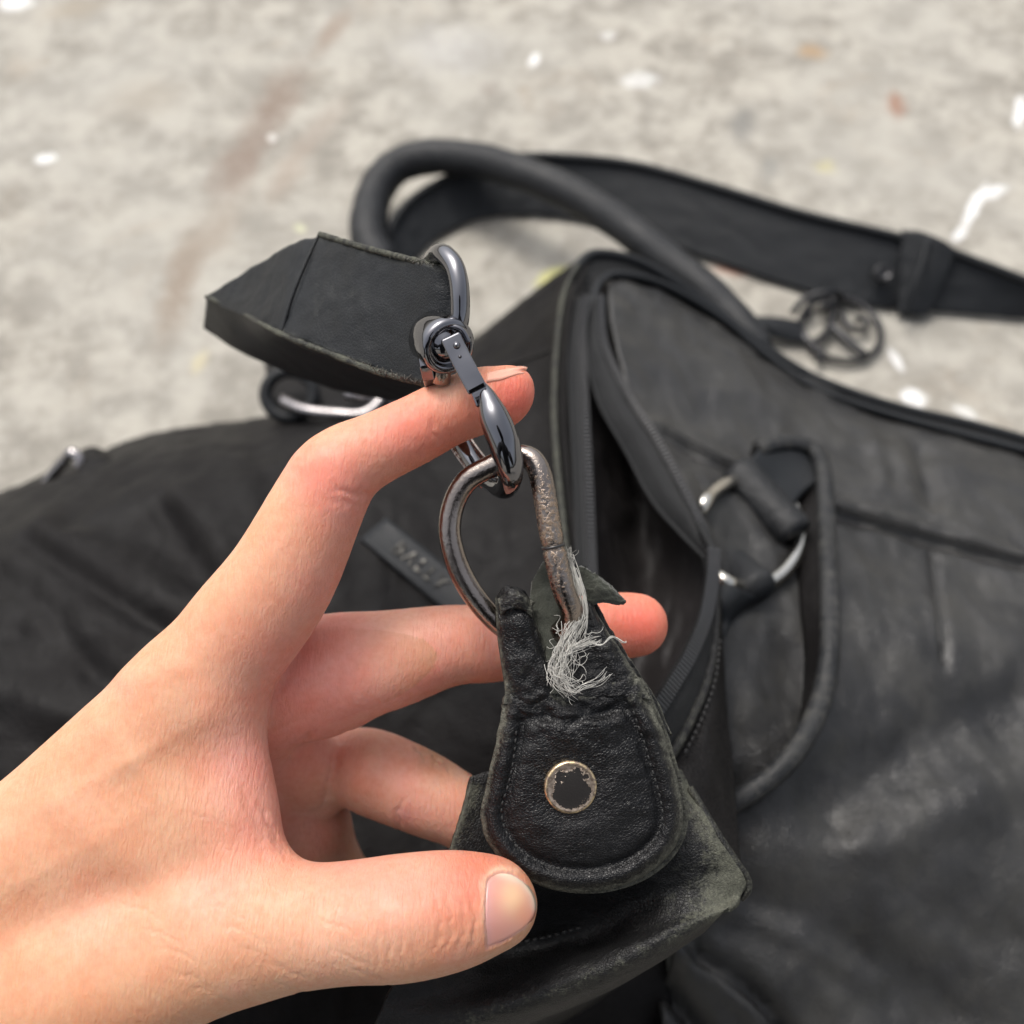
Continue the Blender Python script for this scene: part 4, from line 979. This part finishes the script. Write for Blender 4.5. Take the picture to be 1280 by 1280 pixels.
# skin tone: tan on the back of the hand, pink palm, red finger ends
tone = np.tile(np.array((.60, .33, .202)), (len(V), 1))
def dab(px_, py_, rad_, c_, s_, d0=0, d1=1):
    global tone
    f = s_ * np.exp(-((hx - px_) ** 2 + (hy - py_) ** 2) / rad_ ** 2) * ((hd > d0) & (hd < d1)); tone = tone * (1 - f[:, None]) + np.array(c_) * f[:, None]
palm_lifted = (.88,.45,.37)  # palm pink, lightened to offset the shade in the hollow
pink, red, pale, purp = (.73,.325,.27), (.67,.165,.12), (.77,.47,.34), (.62,.28,.255)
lite = (.65,.372,.235)
for a in ((60,1100,150,lite,.6),(200,1000,120,lite,.5),(330,640,90,lite,.6),(430,1170,110,pale,.5),(250,900,90,lite,.5),(90,1240,110,(.60,.33,.19),.6)): dab(*a)
for a in ((440,640,55,pink,.7),(420,740,60,pink,.7),(370,850,90,pink,.85),(385,930,60,palm_lifted,.8,.197),(390,1030,50,palm_lifted,.7,.2),(430,850,80,palm_lifted,.6,.2),(500,960,60,palm_lifted,.5,.2),(360,960,80,pink,.5),(330,1030,70,pink,.6),(300,950,50,purp,.5),(430,850,90,pink,.8,.19),(520,820,90,pink,.7,.2),(650,800,70,pink,.9,.2),(540,1010,60,pink,.6,.2),
          (500,540,60,(.73,.285,.22),.85),(560,530,55,red,.55),(640,500,48,red,.95),(420,600,50,(.73,.30,.24),.8),(800,780,60,red,.95,.2),(660,490,30,red,.5),(600,1085,45,red,.35,0,.2),(385,590,26,red,.3),(250,1120,45,pink,.35),(120,1150,60,pink,.3),(740,790,45,red,.6,.2),(570,1090,60,(.60,.25,.17),.85,0,.2),(600,1110,40,red,.35,0,.2),(430,1075,60,(.59,.26,.19),.7,0,.2),(500,1110,60,pink,.5,0,.2),
          (560,985,40,pale,.6,.2),(470,930,40,pale,.6,.2),(400,985,40,pale,.6,.2),(500,780,40,pale,.5,.2),(565,480,22,pale,.8),(505,1020,14,purp,.7,.2),(545,945,26,(.47,.27,.15),.6,.2)): dab(*a)
f = .55 * np.exp(-(segd(hx, hy, [(605,1150),(606,1106),(613,1092),(626,1086),(645,1088)]) / 5) ** 2) * (hd < .19); tone = tone * (1 - f[:, None]) + np.array((.78, .58, .43)) * f[:, None]
for q_ in range(150):
    dab(rng.uniform(0, 820), rng.uniform(470, 1280), rng.uniform(9, 34), (pink, pale, red, (.58,.36,.25))[q_ % 4], rng.uniform(.08, .26) * (.6 if q_ % 4 == 2 else 1))
for q_ in ([(60,1010),(130,985),(200,930),(240,870)],[(20,1110),(110,1080),(190,1010)],[(70,1180),(150,1150),(230,1130)]):
    f = .09 * np.exp(-(segd(wx, wy, q_) / 8) ** 2) * (hd < .2); tone = tone * (1 - f[:, None]) + np.array((.44, .32, .25)) * f[:, None]
tone[ins_n] = (.62, .33, .26)
Vw = CAM + V[:, :1] * RGT + V[:, 1:2] * UPV + V[:, 2:3] * FWD
hand = mesh_obj('person', Vw, Fq.tolist(), M['skin'], None, tone=tone)
hand['label'] = 'bare left hand pinching the torn leather tab, index finger through the snap hook'; hand['category'] = 'person'
me = hand.data; nn = np.zeros(len(me.polygons) * 3); me.polygons.foreach_get('normal', nn); cen_ = np.zeros(len(me.polygons) * 3); me.polygons.foreach_get('center', cen_)
nn = nn.reshape(-1, 3); cen_ = cen_.reshape(-1, 3)
ext = np.argmin(cen_ @ FWD)
if nn[ext] @ FWD > 0: me.flip_normals()
hh = on_mesh([hand])
# thumbnail: curved plate lying on its bed
no = catmull(np.array([(a, b, 0) for a, b in nail_out], float), 72, True)[:, :2]; nc = np.array((634., 1137.))
fr = np.linspace(.04, 1, 12); NP = nc + (no - nc)[None] * fr[:, None, None]
flat_ = NP.reshape(-1, 2); dep = np.empty(len(flat_))
for i, (a, b) in enumerate(flat_):
    q = P(a, b, 1.0) - CAM
    w_ = hh(a, b, 0, None if False else .1805); dep[i] = to_px(w_[None])[2][0]
# fit a smooth curved plate through the sampled depths
u, v = (flat_[:, 0] - 634) / 35, (flat_[:, 1] - 1137) / 45; okm = (dep < .1835) & (np.hypot(u, v) < 1.0)
Am = np.stack([np.ones_like(u), u, v, u * u, v * v, u * v], 1); cf, *_ = np.linalg.lstsq(Am[okm], dep[okm], rcond=None)
dfit = Am @ cf - .0003; rr_ = np.repeat(fr, 72)
dfit += .0006 * (rr_ > .97)
NV = np.array([P(a, b, d) for (a, b), d in zip(flat_, dfit)])
tn = np.tile(np.array((.63, .295, .24)), (len(NV), 1)); X_, Y_ = flat_.T
f = np.exp(-((X_ - 642) / 17) ** 2 - ((Y_ - 1122) / 24) ** 2)[:, None]; tn = tn * (1 - .9 * f) + np.array((.84, .54, .32)) * .9 * f
f = np.exp(-((segd(X_, Y_, [(624,1089),(655,1101),(668,1118),(671,1134)])) / 6) ** 2)[:, None]; tn = tn * (1 - f) + np.array((.70, .58, .45)) * f
f = np.exp(-((X_ - 608) / 7) ** 2)[:, None] * .6; tn = tn * (1 - f) + np.array((.58, .32, .31)) * f
f = np.exp(-((X_ - 656) / 13) ** 2 - ((Y_ - 1146) / 18) ** 2)[:, None] * .6; tn = tn * (1 - f) + np.array((.73, .31, .18)) * f
NV = np.vstack([NV, NV[:72].mean(0)]); tn = np.vstack([tn, tn[:72].mean(0)])
o = mesh_obj('thumb_nail', NV, grid_faces(12, 72, 0, True) + [(864, (j + 1) % 72, j) for j in range(72)], M['nail'], hand, tone=tn)
me = o.data; nn = np.zeros(len(me.polygons) * 3); me.polygons.foreach_get('normal', nn)
if nn.reshape(-1, 3).sum(0) @ (-FWD) < 0: me.flip_normals()
s_ = o.modifiers.new('thickness', 'SOLIDIFY'); s_.thickness = .0006; s_.offset = -1
# index nail seen edge-on along the top of the fingertip
def ix(a, b, l=.0003): return (a, b, to_px(hh(a, b, l, .189)[None])[2][0])
rows = [[ix(608,477), ix(609,468), (611,463.5,.1876), (613,461,.1905)],[ix(626,474), ix(628,466), (631,461,.1876), (634,458.5,.1905)],[ix(643,468), ix(646,463), (649,459.5,.1880), (652,457.5,.1905)],[ix(655,466), ix(657,463), (658.5,460.5,.1890), (659.5,459,.1912)]]
G = loft_grid(rows, 16, 12, 'd'); m_, n_, _ = G.shape
o = mesh_obj('index_nail', G.reshape(-1, 3), grid_faces(m_, n_), M['nail'], hand, tone=np.tile(np.array((.70, .34, .25)), (m_ * n_, 1)))
me = o.data; nn = np.zeros(len(me.polygons) * 3); me.polygons.foreach_get('normal', nn)
if nn.reshape(-1, 3).sum(0) @ (-FWD) < 0: me.flip_normals()
s_ = o.modifiers.new('thickness', 'SOLIDIFY'); s_.thickness = .0005; s_.offset = -1

# the dark hooded jacket of the photographer, added out of view to darken reflections
def lump(C, rad, seg=28, flat=1.0, up=None):
    q = catmull(np.concatenate([np.array(C, float), np.array(rad, float)[:, None]], 1), 40)
    return tube_geo(q[:, :3], q[:, 3], seg, False, flat, up)
cloth_m = cloth('dark_jacket_cloth', (.012,.013,.018), (.018,.019,.025), 900, .85, .0006, .2)
wrist = P(-330, 1345, .204)
parts = [lump([(0,-.66,.02),(0,-.62,.18),(0,-.52,.38),(0,-.42,.54),(0,-.37,.62),(0,-.34,.66)], [.17,.19,.21,.205,.13,.07], 36, .68, (0, -.6, .8)),
         lump([(0,-.36,.62),(0,-.31,.68),(0,-.27,.74),(0,-.265,.80),(0,-.28,.835)], [.07,.095,.108,.085,.02], 28),
         lump([tuple(wrist), (-.235,-.10,.13), (-.31,-.20,.20), (-.28,-.32,.38), (-.18,-.42,.53), (-.06,-.44,.54)], [.040,.046,.056,.062,.078,.07], 28),
         lump([(.06,-.44,.54), (.18,-.42,.53), (.29,-.36,.38), (.30,-.27,.30), (.22,-.20,.34)], [.07,.078,.062,.054,.045], 28)]
V, F = join(parts)
mesh_obj('unseen_jacket', V, F, cloth_m, hand)
